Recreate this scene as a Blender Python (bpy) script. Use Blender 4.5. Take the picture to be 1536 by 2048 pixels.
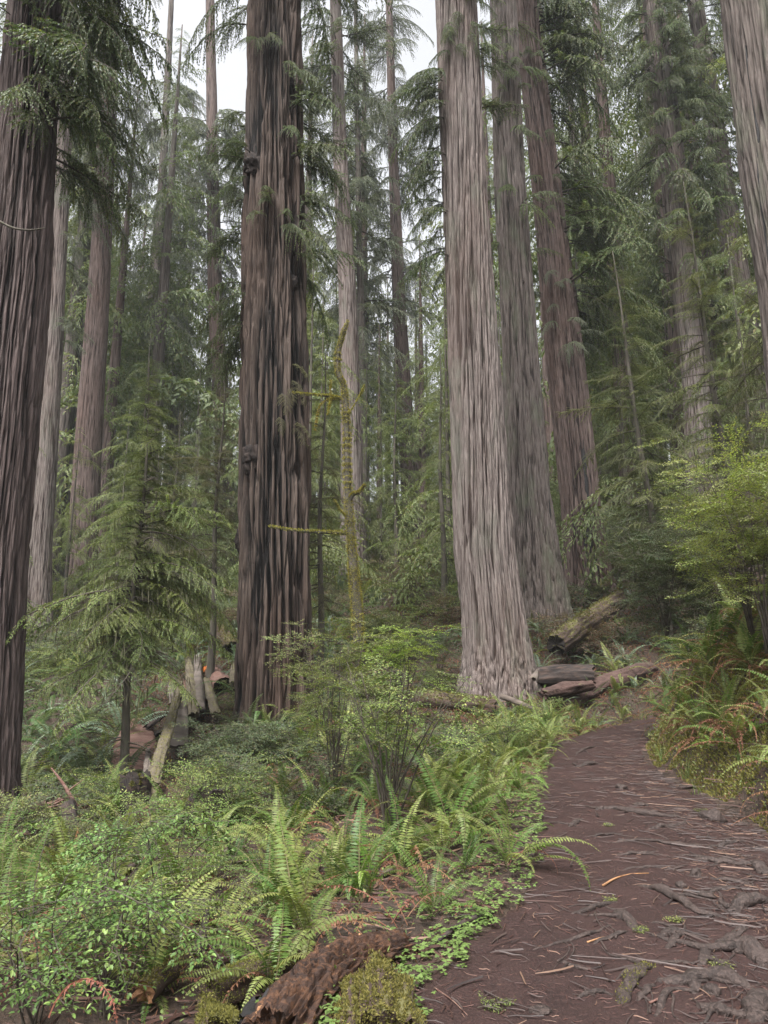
import bpy, math, random
import numpy as np
from mathutils import Vector, Matrix, Euler

for o in list(bpy.data.objects):
    bpy.data.objects.remove(o, do_unlink=True)
SC = bpy.context.scene
COL = SC.collection
RS = np.random.default_rng(11)
random.seed(11)
PI = math.pi

# ------------------------------------------------------------------ camera, world, sun, exposure
PITCH = math.radians(12.0)
FPX = 1420.0
EYE = np.array([0.0, 0.0, 1.6])
cam_d = bpy.data.cameras.new("camera")
cam = bpy.data.objects.new("camera", cam_d)
COL.objects.link(cam)
cam.location = EYE
cam.rotation_euler = (PI / 2 + PITCH, 0, 0)
cam_d.sensor_fit = 'VERTICAL'
cam_d.sensor_height = 24.0
cam_d.lens = 24.0 * FPX / 2048.0
cam_d.clip_start = 0.05
cam_d.clip_end = 900
SC.camera = cam

world = bpy.data.worlds.new("World")
SC.world = world
world.use_nodes = True
wn = world.node_tree.nodes
wl = world.node_tree.links
wn.clear()
SUN_EL, SUN_ROT = math.radians(62), math.radians(205)
sky = wn.new("ShaderNodeTexSky")
sky.sky_type = 'NISHITA'
sky.sun_disc = False
sky.sun_elevation = SUN_EL
sky.sun_rotation = SUN_ROT
sky.air_density = 1.0
sky.dust_density = 6.0
sky.ozone_density = 1.0
whs = wn.new("ShaderNodeHueSaturation")
whs.inputs['Saturation'].default_value = 0.13
wbg = wn.new("ShaderNodeBackground")
wbg.inputs['Strength'].default_value = 0.095
wout = wn.new("ShaderNodeOutputWorld")
wl.new(sky.outputs[0], whs.inputs['Color'])
wl.new(whs.outputs[0], wbg.inputs['Color'])
wl.new(wbg.outputs[0], wout.inputs['Surface'])

sun_d = bpy.data.lights.new("sun", 'SUN')
sun_d.energy = 1.5
sun_d.angle = math.radians(14)
sun_d.color = (1.0, 0.97, 0.945)
sun = bpy.data.objects.new("sun", sun_d)
COL.objects.link(sun)
sdir = Vector((math.sin(SUN_ROT) * math.cos(SUN_EL), math.cos(SUN_ROT) * math.cos(SUN_EL), math.sin(SUN_EL)))
sun.rotation_euler = (-sdir).to_track_quat('-Z', 'Y').to_euler()
sun.location = (0, 0, 80)

SC.view_settings.view_transform = 'Standard'
SC.view_settings.look = 'None'
SC.view_settings.gamma = 1.0
SC.view_settings.use_curve_mapping = False
SC.view_settings.exposure = 2.08
SC.render.engine = 'CYCLES'
cy = SC.cycles
cy.use_denoising = True
try:
    cy.denoiser = 'OPENIMAGEDENOISE'
    cy.denoising_input_passes = 'RGB_ALBEDO_NORMAL'
    cy.denoising_prefilter = 'ACCURATE'
except Exception:
    pass
cy.max_bounces = 6
cy.diffuse_bounces = 3
cy.glossy_bounces = 2
cy.transmission_bounces = 4
cy.volume_bounces = 1
cy.transparent_max_bounces = 8
cy.caustics_reflective = False
cy.caustics_refractive = False
cy.sample_clamp_indirect = 6.0
SC.render.use_persistent_data = False

# ------------------------------------------------------------------ picture helpers
FWD = np.array([0, math.cos(PITCH), math.sin(PITCH)])
UPV = np.array([0, -math.sin(PITCH), math.cos(PITCH)])


def ray(px, py):
    return np.array([1.0, 0, 0]) * ((px - 768) / FPX) + UPV * ((1024 - py) / FPX) + FWD


def at(px, py, y):
    r = ray(px, py)
    return EYE + r * (y / r[1])


def cdepth(p):
    return float(np.dot(np.asarray(p) - EYE, FWD))


def smooth(a, b, x):
    t = np.clip((x - a) / (b - a), 0, 1)
    return t * t * (3 - 2 * t)


# vectorised perlin noise
_perm = np.random.default_rng(5).permutation(256)
_perm = np.concatenate([_perm, _perm, _perm])
_grad = np.random.default_rng(6).normal(size=(256, 3))
_grad /= np.linalg.norm(_grad, axis=1)[:, None]


def perlin(p):
    p = np.asarray(p, dtype=np.float64)
    i = np.floor(p).astype(np.int64)
    f = p - i
    i &= 255
    u = f * f * f * (f * (f * 6 - 15) + 10)
    out = 0
    for dx in (0, 1):
        wx = u[:, 0] if dx else 1 - u[:, 0]
        for dy in (0, 1):
            wy = u[:, 1] if dy else 1 - u[:, 1]
            for dz in (0, 1):
                wz = u[:, 2] if dz else 1 - u[:, 2]
                h = _perm[_perm[_perm[(i[:, 0] + dx) & 255] + ((i[:, 1] + dy) & 255)] + ((i[:, 2] + dz) & 255)]
                g = _grad[h]
                out = out + wx * wy * wz * (g[:, 0] * (f[:, 0] - dx) + g[:, 1] * (f[:, 1] - dy) + g[:, 2] * (f[:, 2] - dz))
    return out * 1.6


def noise3(x, y, z):
    x, y, z = np.broadcast_arrays(np.asarray(x, float), np.asarray(y, float), np.asarray(z, float))
    return perlin(np.stack([x.ravel(), y.ravel(), z.ravel()], 1)).reshape(x.shape)


# ------------------------------------------------------------------ terrain
PATH = np.array([  # y, centre x, half width, z
    (-5.0, 0.2, 1.6, 0.0), (0.0, 0.85, 1.55, 0.0), (3.6, 1.5, 1.45, 0.0), (5.05, 2.05, 1.28, 0.01), (6.6, 2.45, 1.2, 0.02),
    (9.0, 2.8, 1.0, 0.05), (12.4, 3.55, 0.8, 0.10), (15.0, 4.75, 0.75, 0.17), (17.3, 6.6, 0.7, 0.25), (18.9, 9.0, 0.7, 0.55), (20.0, 12.0, 0.7, 1.0), (21, 16, .7, 1.6)])


def resample(pts, n):
    pts = np.asarray(pts, float)
    d = np.concatenate([[0], np.cumsum(np.linalg.norm(np.diff(pts[:, :2], axis=0), axis=1))])
    # catmull-rom in parameter d
    s = np.linspace(0, d[-1], n)
    m = np.zeros_like(pts)
    m[1:-1] = (pts[2:] - pts[:-2]) / (d[2:] - d[:-2])[:, None]
    m[0] = (pts[1] - pts[0]) / (d[1] - d[0])
    m[-1] = (pts[-1] - pts[-2]) / (d[-1] - d[-2])
    k = np.clip(np.searchsorted(d, s, side='right') - 1, 0, len(d) - 2)
    h = (d[k + 1] - d[k])[:, None]
    t = ((s - d[k]) / (d[k + 1] - d[k]))[:, None]
    return ((2 * t**3 - 3 * t**2 + 1) * pts[k] + (t**3 - 2 * t**2 + t) * h * m[k] + (-2 * t**3 + 3 * t**2) * pts[k + 1] + (t**3 - t**2) * h * m[k + 1])


PLINE = resample(PATH[:, [1, 0, 2, 3]], 420)  # x, y, hw, z


def path_dist(x, y):
    """(signed side distance / half width, nearest index); positive = right of the path."""
    x = np.asarray(x, float).ravel()
    y = np.asarray(y, float).ravel()
    out = np.full(x.shape, 99.0)
    idx = np.zeros(x.shape, int)
    near = (np.abs(y) < 30) & (np.abs(x) < 24)
    ii = np.nonzero(near)[0]
    for c in range(0, len(ii), 20000):
        q = ii[c:c + 20000]
        d2 = (x[q][:, None] - PLINE[None, :, 0]) ** 2 + (y[q][:, None] - PLINE[None, :, 1]) ** 2
        k = d2.argmin(1)
        tan = PLINE[np.minimum(k + 1, len(PLINE) - 1), :2] - PLINE[np.maximum(k - 1, 0), :2]
        sgn = np.sign(tan[:, 1] * (x[q] - PLINE[k, 0]) - tan[:, 0] * (y[q] - PLINE[k, 1]))
        out[q] = np.sqrt(d2[np.arange(len(q)), k]) * np.where(sgn == 0, 1, sgn)
        idx[q] = k
    return out, idx


CP = []
for (y_, cx_, hw_, z_) in PATH:
    for s_ in (-0.9, 0.0, 0.9):
        CP.append((cx_ + s_ * hw_ * (1 if y_ < 16 else .6), y_ - (s_ * hw_ * .6 if y_ > 14 else 0), z_))
for (px, py, y) in [(0, 1650, 14), (72, 1280, 38), (250, 1300, 32), (180, 1430, 21), (272, 1640, 11), (238, 1585, 13), (547, 1450, 18),
                    (400, 1700, 8.5), (600, 1800, 6), (200, 1900, 5.2), (0, 2048, 4.2), (340, 1560, 16), (430, 1345, 24), (700, 1430, 17), (830, 1420, 18.5),
                    (750, 1550, 11), (900, 1480, 14), (995, 1390, 20), (1075, 1232, 26), (1178, 1172, 30), (830, 1060, 62), (705, 1172, 42), (160, 1230, 45),
                    (1405, 1060, 36), (1530, 950, 40), (450, 1120, 60), (300, 1000, 75), (1180, 1345, 20.5), (1536, 1500, 8), (1450, 1300, 10.5),
                    (1350, 1400, 12), (1500, 1230, 11.5)]:
    p = at(px, py, y)
    CP.append(tuple(p))
CP += [(8.3, 13, 3.2), (6.5, 7, 2.0), (6.5, 3, 1.6), (7, -3, 1.4), (12, 8, 4.5), (15, 20, 5.2), (25, 30, 11), (-40, 40, 5), (-60, 80, 18), (0, 120, 28), (50, 60, 20),
       (60, 120, 35), (-60, 120, 28), (-8, 4, -1.0), (-15, 8, -1.6), (-25, 15, -1.0), (-8, -5, -.6), (-25, -5, -1.5), (25, -5, 8), (40, 10, 14)]
CP = np.array(CP)


def _tps(r2):
    return np.where(r2 > 1e-12, r2 * np.log(np.maximum(r2, 1e-12)), 0.0)


_n = len(CP)
_A = np.zeros((_n + 3, _n + 3))
_A[:_n, :_n] = _tps(((CP[:, None, :2] - CP[None, :, :2]) ** 2).sum(2)) + np.eye(_n) * 2.0
_A[:_n, _n] = 1
_A[:_n, _n + 1:] = CP[:, :2]
_A[_n, :_n] = 1
_A[_n + 1:, :_n] = CP[:, :2].T
_W = np.linalg.solve(_A, np.concatenate([CP[:, 2], [0, 0, 0]]))


def height(x, y, rough=True):
    x = np.asarray(x, float)
    y = np.asarray(y, float)
    sh = x.shape
    X, Y = x.ravel(), y.ravel()
    Z = np.empty_like(X)
    for c in range(0, len(X), 30000):
        a, b = X[c:c + 30000], Y[c:c + 30000]
        r2 = (a[:, None] - CP[None, :, 0]) ** 2 + (b[:, None] - CP[None, :, 1]) ** 2
        Z[c:c + 30000] = _tps(r2) @ _W[:_n] + _W[_n] + a * _W[_n + 1] + b * _W[_n + 2]
    d, k = path_dist(X, Y)
    hw = PLINE[k, 2]
    ad = np.abs(d)
    on = 1 - smooth(0.85, 1.0, ad / hw)
    zp = PLINE[k, 3]
    near = (ad < 98)
    blend = np.where(near, 1 - smooth(hw * .95, hw + .9, ad), 0)
    Z = Z * (1 - blend) + zp * blend
    # a low cut bank on the right edge, a soft shoulder on the left
    bank = np.where(near & (d > 0) & (Y > 5.6) & (Y < 18.5), smooth(hw * 1.0, hw + .45, ad) * .34 * (1 - smooth(hw + .6, hw + 2.5, ad)) * smooth(5.6, 8, Y), 0)
    Z = Z + bank
    if rough:
        off = 1 - on * near
        Z = Z + off * (.16 * noise3(X * .55, Y * .55, 3.1) + .07 * noise3(X * 1.7, Y * 1.7, 7.7) + .03 * noise3(X * 5, Y * 5, 1.7))
        Z = Z + np.where(near, on, 0) * .012 * noise3(X * 2.2, Y * 2.2, 9.1)
    return Z.reshape(sh)


def h1(x, y):
    return float(height(np.array([x]), np.array([y]))[0])


def ground_at(px, py, lo=2.5, hi=90):
    r = ray(px, py)
    ys = np.linspace(lo, hi, 900) if hi > 40 else np.linspace(lo, hi, 500)
    P = EYE[None] + r[None] * (ys / r[1])[:, None]
    dz = P[:, 2] - height(P[:, 0], P[:, 1])
    k = np.nonzero(dz < 0)[0]
    if len(k) == 0:
        y = hi
    elif k[0] == 0:
        y = lo
    else:
        a = k[0]
        f = dz[a - 1] / (dz[a - 1] - dz[a])
        y = ys[a - 1] + f * (ys[a] - ys[a - 1])
    p = EYE + r * (y / r[1])
    return np.array([p[0], p[1], h1(p[0], p[1])])


# ------------------------------------------------------------------ mesh helpers
class MB:
    def __init__(s):
        s.v, s.q, s.t, s.qm, s.tm, s.n, s.att = [], [], [], [], [], 0, []

    def add(s, v, q=None, t=None, m=0, att=None):
        v = np.asarray(v, np.float32).reshape(-1, 3)
        if q is not None and len(q):
            q = np.asarray(q, np.int64).reshape(-1, 4) + s.n
            s.q.append(q)
            s.qm.append(np.full(len(q), m, np.int32))
        if t is not None and len(t):
            t = np.asarray(t, np.int64).reshape(-1, 3) + s.n
            s.t.append(t)
            s.tm.append(np.full(len(t), m, np.int32))
        s.v.append(v)
        s.att.append(np.full(len(v), 1.0, np.float32) if att is None else np.asarray(att, np.float32).ravel())
        s.n += len(v)
        return s

    def merge(s, o, M=None, m=None):
        v = np.concatenate(o.v) if o.v else np.zeros((0, 3))
        if M is not None:
            v = v @ M[:3, :3].T + M[:3, 3]
        base = s.n
        s.v.append(v.astype(np.float32))
        s.att.append(np.concatenate(o.att))
        for a, am in zip(o.q, o.qm):
            s.q.append(a + base)
            s.qm.append(am if m is None else np.full(len(am), m, np.int32))
        for a, am in zip(o.t, o.tm):
            s.t.append(a + base)
            s.tm.append(am if m is None else np.full(len(am), m, np.int32))
        s.n += len(v)

    def mesh(s, name, mats, smooth_=True, attname=None):
        me = bpy.data.meshes.new(name)
        V = np.concatenate(s.v)
        nq = sum(len(a) for a in s.q)
        nt = sum(len(a) for a in s.t)
        me.vertices.add(len(V))
        me.vertices.foreach_set("co", V.ravel())
        me.loops.add(nq * 4 + nt * 3)
        li = np.concatenate([a.ravel() for a in s.q] + [a.ravel() for a in s.t]).astype(np.int32)
        me.loops.foreach_set("vertex_index", li)
        me.polygons.add(nq + nt)
        st = np.concatenate([np.arange(nq) * 4, nq * 4 + np.arange(nt) * 3]).astype(np.int32)
        me.polygons.foreach_set("loop_start", st)
        mi = np.concatenate(s.qm + s.tm).astype(np.int32)
        me.polygons.foreach_set("material_index", mi)
        me.polygons.foreach_set("use_smooth", np.full(nq + nt, smooth_, bool))
        if attname:
            at_ = me.attributes.new(attname, 'FLOAT', 'POINT')
            at_.data.foreach_set("value", np.concatenate(s.att))
        for m in (mats if isinstance(mats, (list, tuple)) else [mats]):
            me.materials.append(m)
        me.update(calc_edges=True)
        me.validate()
        return me


def norm(a):
    a = np.asarray(a, float)
    return a / np.maximum(np.linalg.norm(a, axis=-1, keepdims=True), 1e-9)


def blades(mb, B, D, S, L, W, m=0, fold=0.0, tipdrop=0.0):
    """one small kite-shaped leaf per row"""
    B, D, S = np.asarray(B, float), norm(D), np.asarray(S, float)
    S = norm(S - D * (S * D).sum(1, keepdims=True))
    N = np.cross(D, S)
    L = np.broadcast_to(np.asarray(L, float), (len(B),))[:, None]
    W = np.broadcast_to(np.asarray(W, float), (len(B),))[:, None]
    mid = B + D * L * .42 + N * W * fold
    tip = B + D * L - np.array([0, 0, 1.0]) * L * tipdrop
    V = np.stack([B, mid + S * W * .5, tip, mid - S * W * .5], 1).reshape(-1, 3)
    k = np.arange(len(B))[:, None] * 4
    mb.add(V, q=k + np.array([[0, 1, 2, 3]]), m=m)


def leaves6(mb, B, D, S, L, W, m=0, fold=.12, droop=.15):
    """oval leaf folded along its midrib: 4 tris"""
    B, D, S = np.asarray(B, float), norm(D), np.asarray(S, float)
    S = norm(S - D * (S * D).sum(1, keepdims=True))
    N = np.cross(D, S)
    N = np.where(N[:, 2:3] < 0, -N, N)
    L = np.broadcast_to(np.asarray(L, float), (len(B),))[:, None]
    W = np.broadcast_to(np.asarray(W, float), (len(B),))[:, None]
    dn = np.array([0, 0, 1.0])
    m1 = B + D * L * .33 + N * W * .0
    m2 = B + D * L * .70 - dn * L * droop * .4
    tip = B + D * L - dn * L * droop
    a1, b1 = m1 + S * W * .48 + N * W * fold, m1 - S * W * .48 + N * W * fold
    a2, b2 = m2 + S * W * .42 + N * W * fold, m2 - S * W * .42 + N * W * fold
    V = np.stack([B, a1, m1, b1, a2, m2, b2, tip], 1).reshape(-1, 3)
    k = np.arange(len(B))[:, None] * 8
    mb.add(V, q=np.concatenate([k + np.array([[2, 1, 4, 5]]), k + np.array([[3, 2, 5, 6]])]),
           t=np.concatenate([k + np.array([[0, 1, 2]]), k + np.array([[0, 2, 3]]), k + np.array([[5, 4, 7]]), k + np.array([[6, 5, 7]])]), m=m)


def tube(mb, P, R, n=5, m=0, cap=True):
    P = np.asarray(P, float)
    R = np.broadcast_to(np.asarray(R, float), (len(P),))
    T = norm(np.gradient(P, axis=0))
    ref = np.array([0, 0, 1.0]) if abs(T[0, 2]) < .8 else np.array([1.0, 0, 0])
    A = norm(np.cross(T, ref))
    Bn = np.cross(T, A)
    a = np.arange(n) * 2 * PI / n
    V = P[:, None] + R[:, None, None] * (np.cos(a)[None, :, None] * A[:, None] + np.sin(a)[None, :, None] * Bn[:, None])
    k = len(P)
    i, j = np.meshgrid(np.arange(k - 1), np.arange(n), indexing='ij')
    jn = (j + 1) % n
    q = np.stack([i * n + j, i * n + jn, (i + 1) * n + jn, (i + 1) * n + j], -1).reshape(-1, 4)
    V = V.reshape(-1, 3)
    t = None
    if cap:
        V = np.concatenate([V, P[:1], P[-1:]])
        c0, c1 = k * n, k * n + 1
        jj = np.arange(n)
        t = np.concatenate([np.stack([np.full(n, c0), (jj + 1) % n, jj], 1), np.stack([np.full(n, c1), (k - 1) * n + jj, (k - 1) * n + (jj + 1) % n], 1)])
    mb.add(V, q=q, t=t, m=m)


def ob(name, data, parent=None, loc=(0, 0, 0), rot=(0, 0, 0), sc=1.0):
    o = bpy.data.objects.new(name, data)
    COL.objects.link(o)
    if parent is not None:
        o.parent = parent
    o.location = loc
    o.rotation_euler = rot
    o.scale = (sc, sc, sc) if np.isscalar(sc) else sc
    return o


def tag(o, label=None, cat=None, group=None, kind=None):
    if label:
        o["label"] = label
    if cat:
        o["category"] = cat
    if group:
        o["group"] = group
    if kind:
        o["kind"] = kind
    return o


def thing(name, loc, label, cat, group=None, rot=(0, 0, 0), sc=1.0):
    o = ob(name, None, None, loc, rot, sc)
    o.empty_display_size = .1
    return tag(o, label, cat, group)


def dirmat(d, up=(0, 0, 1), roll=0.0):
    """rotation taking +X to d"""
    x = norm(np.asarray(d, float))
    up = np.asarray(up, float)
    if abs(np.dot(x, up)) > .98:
        up = np.array([1.0, 0, 0])
    y = norm(np.cross(up, x))
    z = np.cross(x, y)
    M = Matrix(((x[0], y[0], z[0]), (x[1], y[1], z[1]), (x[2], y[2], z[2])))
    return (M @ Matrix.Rotation(roll, 3, 'X')).to_euler()


# ------------------------------------------------------------------ materials
def mat_base(name):
    m = bpy.data.materials.new(name)
    m.use_nodes = True
    nt = m.node_tree
    nt.nodes.clear()
    out = nt.nodes.new("ShaderNodeOutputMaterial")
    return m, nt, out


def N(nt, kind, **kw):
    n = nt.nodes.new(kind)
    for k, v in kw.items():
        if k in n.inputs:
            n.inputs[k].default_value = v
        else:
            setattr(n, k, v)
    return n


def rgba(c):
    return (c[0], c[1], c[2], 1.0)


def mixc(nt, fac, a, b, blend='MIX'):
    n = nt.nodes.new("ShaderNodeMix")
    n.data_type = 'RGBA'
    n.blend_type = blend
    n.clamp_factor = True
    for sock, val in ((n.inputs[0], fac), (n.inputs[6], a), (n.inputs[7], b)):
        if hasattr(val, "is_linked") or hasattr(val, "links"):
            nt.links.new(val, sock)
        elif isinstance(val, (int, float)):
            sock.default_value = val
        else:
            sock.default_value = rgba(val)
    return n.outputs[2]


def maprange(nt, val, a, b, c=0.0, d=1.0):
    n = nt.nodes.new("ShaderNodeMapRange")
    nt.links.new(val, n.inputs[0])
    n.inputs[1].default_value = a
    n.inputs[2].default_value = b
    n.inputs[3].default_value = c
    n.inputs[4].default_value = d
    return n.outputs[0]


def noise_out(nt, scale=(1, 1, 1), detail=3.0, rough=.55, coord='Object', s=1.0):
    tc = nt.nodes.new("ShaderNodeTexCoord")
    mp = nt.nodes.new("ShaderNodeMapping")
    mp.inputs['Scale'].default_value = scale
    nt.links.new(tc.outputs[coord], mp.inputs[0])
    n = nt.nodes.new("ShaderNodeTexNoise")
    n.inputs['Scale'].default_value = s
    n.inputs['Detail'].default_value = detail
    n.inputs['Roughness'].default_value = rough
    nt.links.new(mp.outputs[0], n.inputs['Vector'])
    return n.outputs['Fac']


def leaf_mat(name, c1, c2, c3=None, trans=.35, rough=.5, spec=.35, objvar=.25, p3=.12):
    m, nt, out = mat_base(name)
    geo = nt.nodes.new("ShaderNodeNewGeometry")
    oi = nt.nodes.new("ShaderNodeObjectInfo")
    isl = geo.outputs['Random Per Island']
    c = mixc(nt, isl, c1, c2)
    if c3 is not None:
        # a share of the leaves is of another colour
        mul = nt.nodes.new("ShaderNodeMath")
        mul.operation = 'MULTIPLY'
        mul.inputs[1].default_value = 7.13
        nt.links.new(isl, mul.inputs[0])
        fr = nt.nodes.new("ShaderNodeMath")
        fr.operation = 'FRACT'
        nt.links.new(mul.outputs[0], fr.inputs[0])
        c = mixc(nt, maprange(nt, fr.outputs[0], 1 - p3, 1 - p3 + .02), c, c3)
    hs = nt.nodes.new("ShaderNodeHueSaturation")
    nt.links.new(maprange(nt, oi.outputs['Random'], 0, 1, 1 - objvar, 1 + objvar), hs.inputs['Value'])
    mul2 = nt.nodes.new("ShaderNodeMath")
    mul2.operation = 'MULTIPLY'
    mul2.inputs[1].default_value = 5.7
    nt.links.new(oi.outputs['Random'], mul2.inputs[0])
    fr2 = nt.nodes.new("ShaderNodeMath")
    fr2.operation = 'FRACT'
    nt.links.new(mul2.outputs[0], fr2.inputs[0])
    nt.links.new(maprange(nt, fr2.outputs[0], 0, 1, .485, .515), hs.inputs['Hue'])
    nt.links.new(c, hs.inputs['Color'])
    p = N(nt, "ShaderNodeBsdfPrincipled")
    p.inputs['Roughness'].default_value = rough
    p.inputs['Specular IOR Level'].default_value = spec
    nt.links.new(hs.outputs[0], p.inputs['Base Color'])
    tr = nt.nodes.new("ShaderNodeBsdfTranslucent")
    tc = mixc(nt, 1.0, hs.outputs[0], (1.25, 1.3, .6), 'MULTIPLY')
    nt.links.new(tc, tr.inputs['Color'])
    mx = nt.nodes.new("ShaderNodeMixShader")
    mx.inputs[0].default_value = trans
    nt.links.new(p.outputs[0], mx.inputs[1])
    nt.links.new(tr.outputs[0], mx.inputs[2])
    nt.links.new(mx.outputs[0], out.inputs['Surface'])
    return m


def bark_mat(name, deep, ridge, tint, fx=9.0, fz=.5, lichen=None, bump=.9, lo=.35, hi=.85):
    m, nt, out = mat_base(name)
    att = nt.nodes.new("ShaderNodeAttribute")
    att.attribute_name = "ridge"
    n1 = noise_out(nt, (fx, fx, fz), 5, .6)
    n2 = noise_out(nt, (.55, .55, .16), 3, .6)
    n3 = noise_out(nt, (fx * 3.3, fx * 3.3, fz * 2.2), 4, .65)
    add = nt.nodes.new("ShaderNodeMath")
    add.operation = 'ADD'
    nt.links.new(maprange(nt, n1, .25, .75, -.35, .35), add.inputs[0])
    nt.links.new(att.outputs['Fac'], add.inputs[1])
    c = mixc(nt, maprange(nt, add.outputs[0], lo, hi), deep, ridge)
    c = mixc(nt, maprange(nt, n2, .45, .68), c, mixc(nt, .55, c, tint))
    c = mixc(nt, maprange(nt, n3, .40, .62, .0, .85), c, mixc(nt, 1.0, c, (.38, .34, .33), 'MULTIPLY'))
    if lichen:
        n4 = noise_out(nt, (1.3, 1.3, .45), 5, .65)
        c = mixc(nt, maprange(nt, n4, .52, .70, 0, .65), c, lichen)
    p = N(nt, "ShaderNodeBsdfPrincipled")
    p.inputs['Roughness'].default_value = .88
    p.inputs['Specular IOR Level'].default_value = .25
    nt.links.new(c, p.inputs['Base Color'])
    bp = nt.nodes.new("ShaderNodeBump")
    bp.inputs['Strength'].default_value = bump
    bp.inputs['Distance'].default_value = .03
    nt.links.new(n3, bp.inputs['Height'])
    nt.links.new(bp.outputs[0], p.inputs['Normal'])
    nt.links.new(p.outputs[0], out.inputs['Surface'])
    return m


def noisy_mat(name, c1, c2, c3=None, s1=3.0, s2=22.0, rough=.9, bump=.4, bdist=.02, moss=None, mossup=.3, spec=.3, stretch=(1, 1, 1), lo=.35, hi=.65):
    m, nt, out = mat_base(name)
    a = noise_out(nt, stretch, 4, .6, s=s1)
    b = noise_out(nt, stretch, 5, .65, s=s2)
    c = mixc(nt, maprange(nt, a, lo, hi), c1, c2)
    if c3:
        c = mixc(nt, maprange(nt, b, .45, .68), c, c3)
    if moss:
        geo = nt.nodes.new("ShaderNodeNewGeometry")
        sx = nt.nodes.new("ShaderNodeSeparateXYZ")
        nt.links.new(geo.outputs['Normal'], sx.inputs[0])
        g = noise_out(nt, (1, 1, 1), 4, .6, s=s1 * 1.3)
        ad = nt.nodes.new("ShaderNodeMath")
        ad.operation = 'ADD'
        nt.links.new(sx.outputs['Z'], ad.inputs[0])
        nt.links.new(maprange(nt, g, .3, .7, -.6, .6), ad.inputs[1])
        c = mixc(nt, maprange(nt, ad.outputs[0], mossup, mossup + .35), c, moss)
    p = N(nt, "ShaderNodeBsdfPrincipled")
    p.inputs['Roughness'].default_value = rough
    p.inputs['Specular IOR Level'].default_value = spec
    nt.links.new(c, p.inputs['Base Color'])
    bp = nt.nodes.new("ShaderNodeBump")
    bp.inputs['Strength'].default_value = bump
    bp.inputs['Distance'].default_value = bdist
    nt.links.new(b, bp.inputs['Height'])
    nt.links.new(bp.outputs[0], p.inputs['Normal'])
    nt.links.new(p.outputs[0], out.inputs['Surface'])
    return m


M = {}
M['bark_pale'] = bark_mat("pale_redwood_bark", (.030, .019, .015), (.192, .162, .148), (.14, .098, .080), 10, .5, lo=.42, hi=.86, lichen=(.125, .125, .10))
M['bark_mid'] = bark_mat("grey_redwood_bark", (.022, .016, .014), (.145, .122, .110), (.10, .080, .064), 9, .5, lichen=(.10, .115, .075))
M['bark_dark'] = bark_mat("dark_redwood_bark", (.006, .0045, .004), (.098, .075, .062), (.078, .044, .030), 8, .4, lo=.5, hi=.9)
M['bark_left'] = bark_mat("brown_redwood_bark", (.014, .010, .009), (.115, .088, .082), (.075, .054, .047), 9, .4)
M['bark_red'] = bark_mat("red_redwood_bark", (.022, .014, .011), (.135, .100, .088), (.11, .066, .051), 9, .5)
M['bark_thin'] = noisy_mat("thin_trunk_bark", (.045, .036, .03), (.10, .085, .07), (.07, .075, .045), 4, 26, stretch=(1, 1, .3))
M['bark_branch'] = noisy_mat("branch_bark", (.035, .028, .022), (.07, .06, .045), None, 6, 30)
M['burl'] = noisy_mat("burl_bark", (.012, .009, .008), (.045, .033, .028), None, 7, 30, bump=.8)
M['char'] = noisy_mat("charred_wood", (.006, .006, .006), (.02, .018, .018), None, 9, 40, rough=.7)
M['redwood_leaf'] = leaf_mat("redwood_needles", (.034, .055, .018), (.078, .108, .032), (.11, .10, .04), .30, .5)
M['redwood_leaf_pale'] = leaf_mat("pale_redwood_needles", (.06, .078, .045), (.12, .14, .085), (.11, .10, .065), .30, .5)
M['hemlock_leaf'] = leaf_mat("hemlock_needles", (.068, .088, .028), (.13, .152, .052), (.14, .11, .055), .32, .5)
M['hemlock_dull'] = leaf_mat("dull_hemlock_needles", (.070, .074, .032), (.125, .12, .056), (.13, .09, .05), .3, .6)
M['hemlock_fresh'] = leaf_mat("fresh_hemlock_needles", (.080, .118, .030), (.15, .19, .055), (.15, .14, .05), .35, .5)
M['far_leaf'] = leaf_mat("far_needles", (.080, .108, .040), (.14, .17, .068), (.13, .12, .055), .42, .6)
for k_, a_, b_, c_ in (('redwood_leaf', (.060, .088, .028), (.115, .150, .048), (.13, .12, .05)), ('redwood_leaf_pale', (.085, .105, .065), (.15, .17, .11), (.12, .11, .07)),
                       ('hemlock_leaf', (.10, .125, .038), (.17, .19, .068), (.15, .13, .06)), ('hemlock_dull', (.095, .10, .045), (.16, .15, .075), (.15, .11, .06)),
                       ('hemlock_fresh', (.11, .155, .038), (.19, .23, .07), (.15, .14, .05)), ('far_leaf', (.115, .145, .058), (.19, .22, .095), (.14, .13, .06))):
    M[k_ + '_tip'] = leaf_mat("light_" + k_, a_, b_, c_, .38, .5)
M['lichen_hang'] = leaf_mat("hanging_lichen", (.075, .075, .045), (.12, .115, .075), None, .3, .8, .1)
M['huck_leaf'] = leaf_mat("huckleberry_leaves", (.075, .115, .026), (.15, .20, .052), (.20, .21, .065), .22, .5, .25)
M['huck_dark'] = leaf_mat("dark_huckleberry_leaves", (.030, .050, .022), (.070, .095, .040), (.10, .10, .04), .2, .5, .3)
M['huck_light'] = leaf_mat("light_shrub_leaves", (.085, .112, .034), (.16, .19, .066), (.16, .14, .06), .4, .5)
M['huck_vivid'] = leaf_mat("bright_bush_leaves", (.12, .155, .045), (.225, .26, .09), (.17, .16, .07), .38, .5)  # paler, brighter yellow-green leaf colour of the right bank bushes
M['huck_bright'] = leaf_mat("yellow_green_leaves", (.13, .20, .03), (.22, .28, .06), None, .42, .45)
M['front_leaf'] = leaf_mat("glossy_shrub_leaves", (.050, .098, .022), (.105, .175, .045), (.16, .24, .07), .25, .45, .25)
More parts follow.
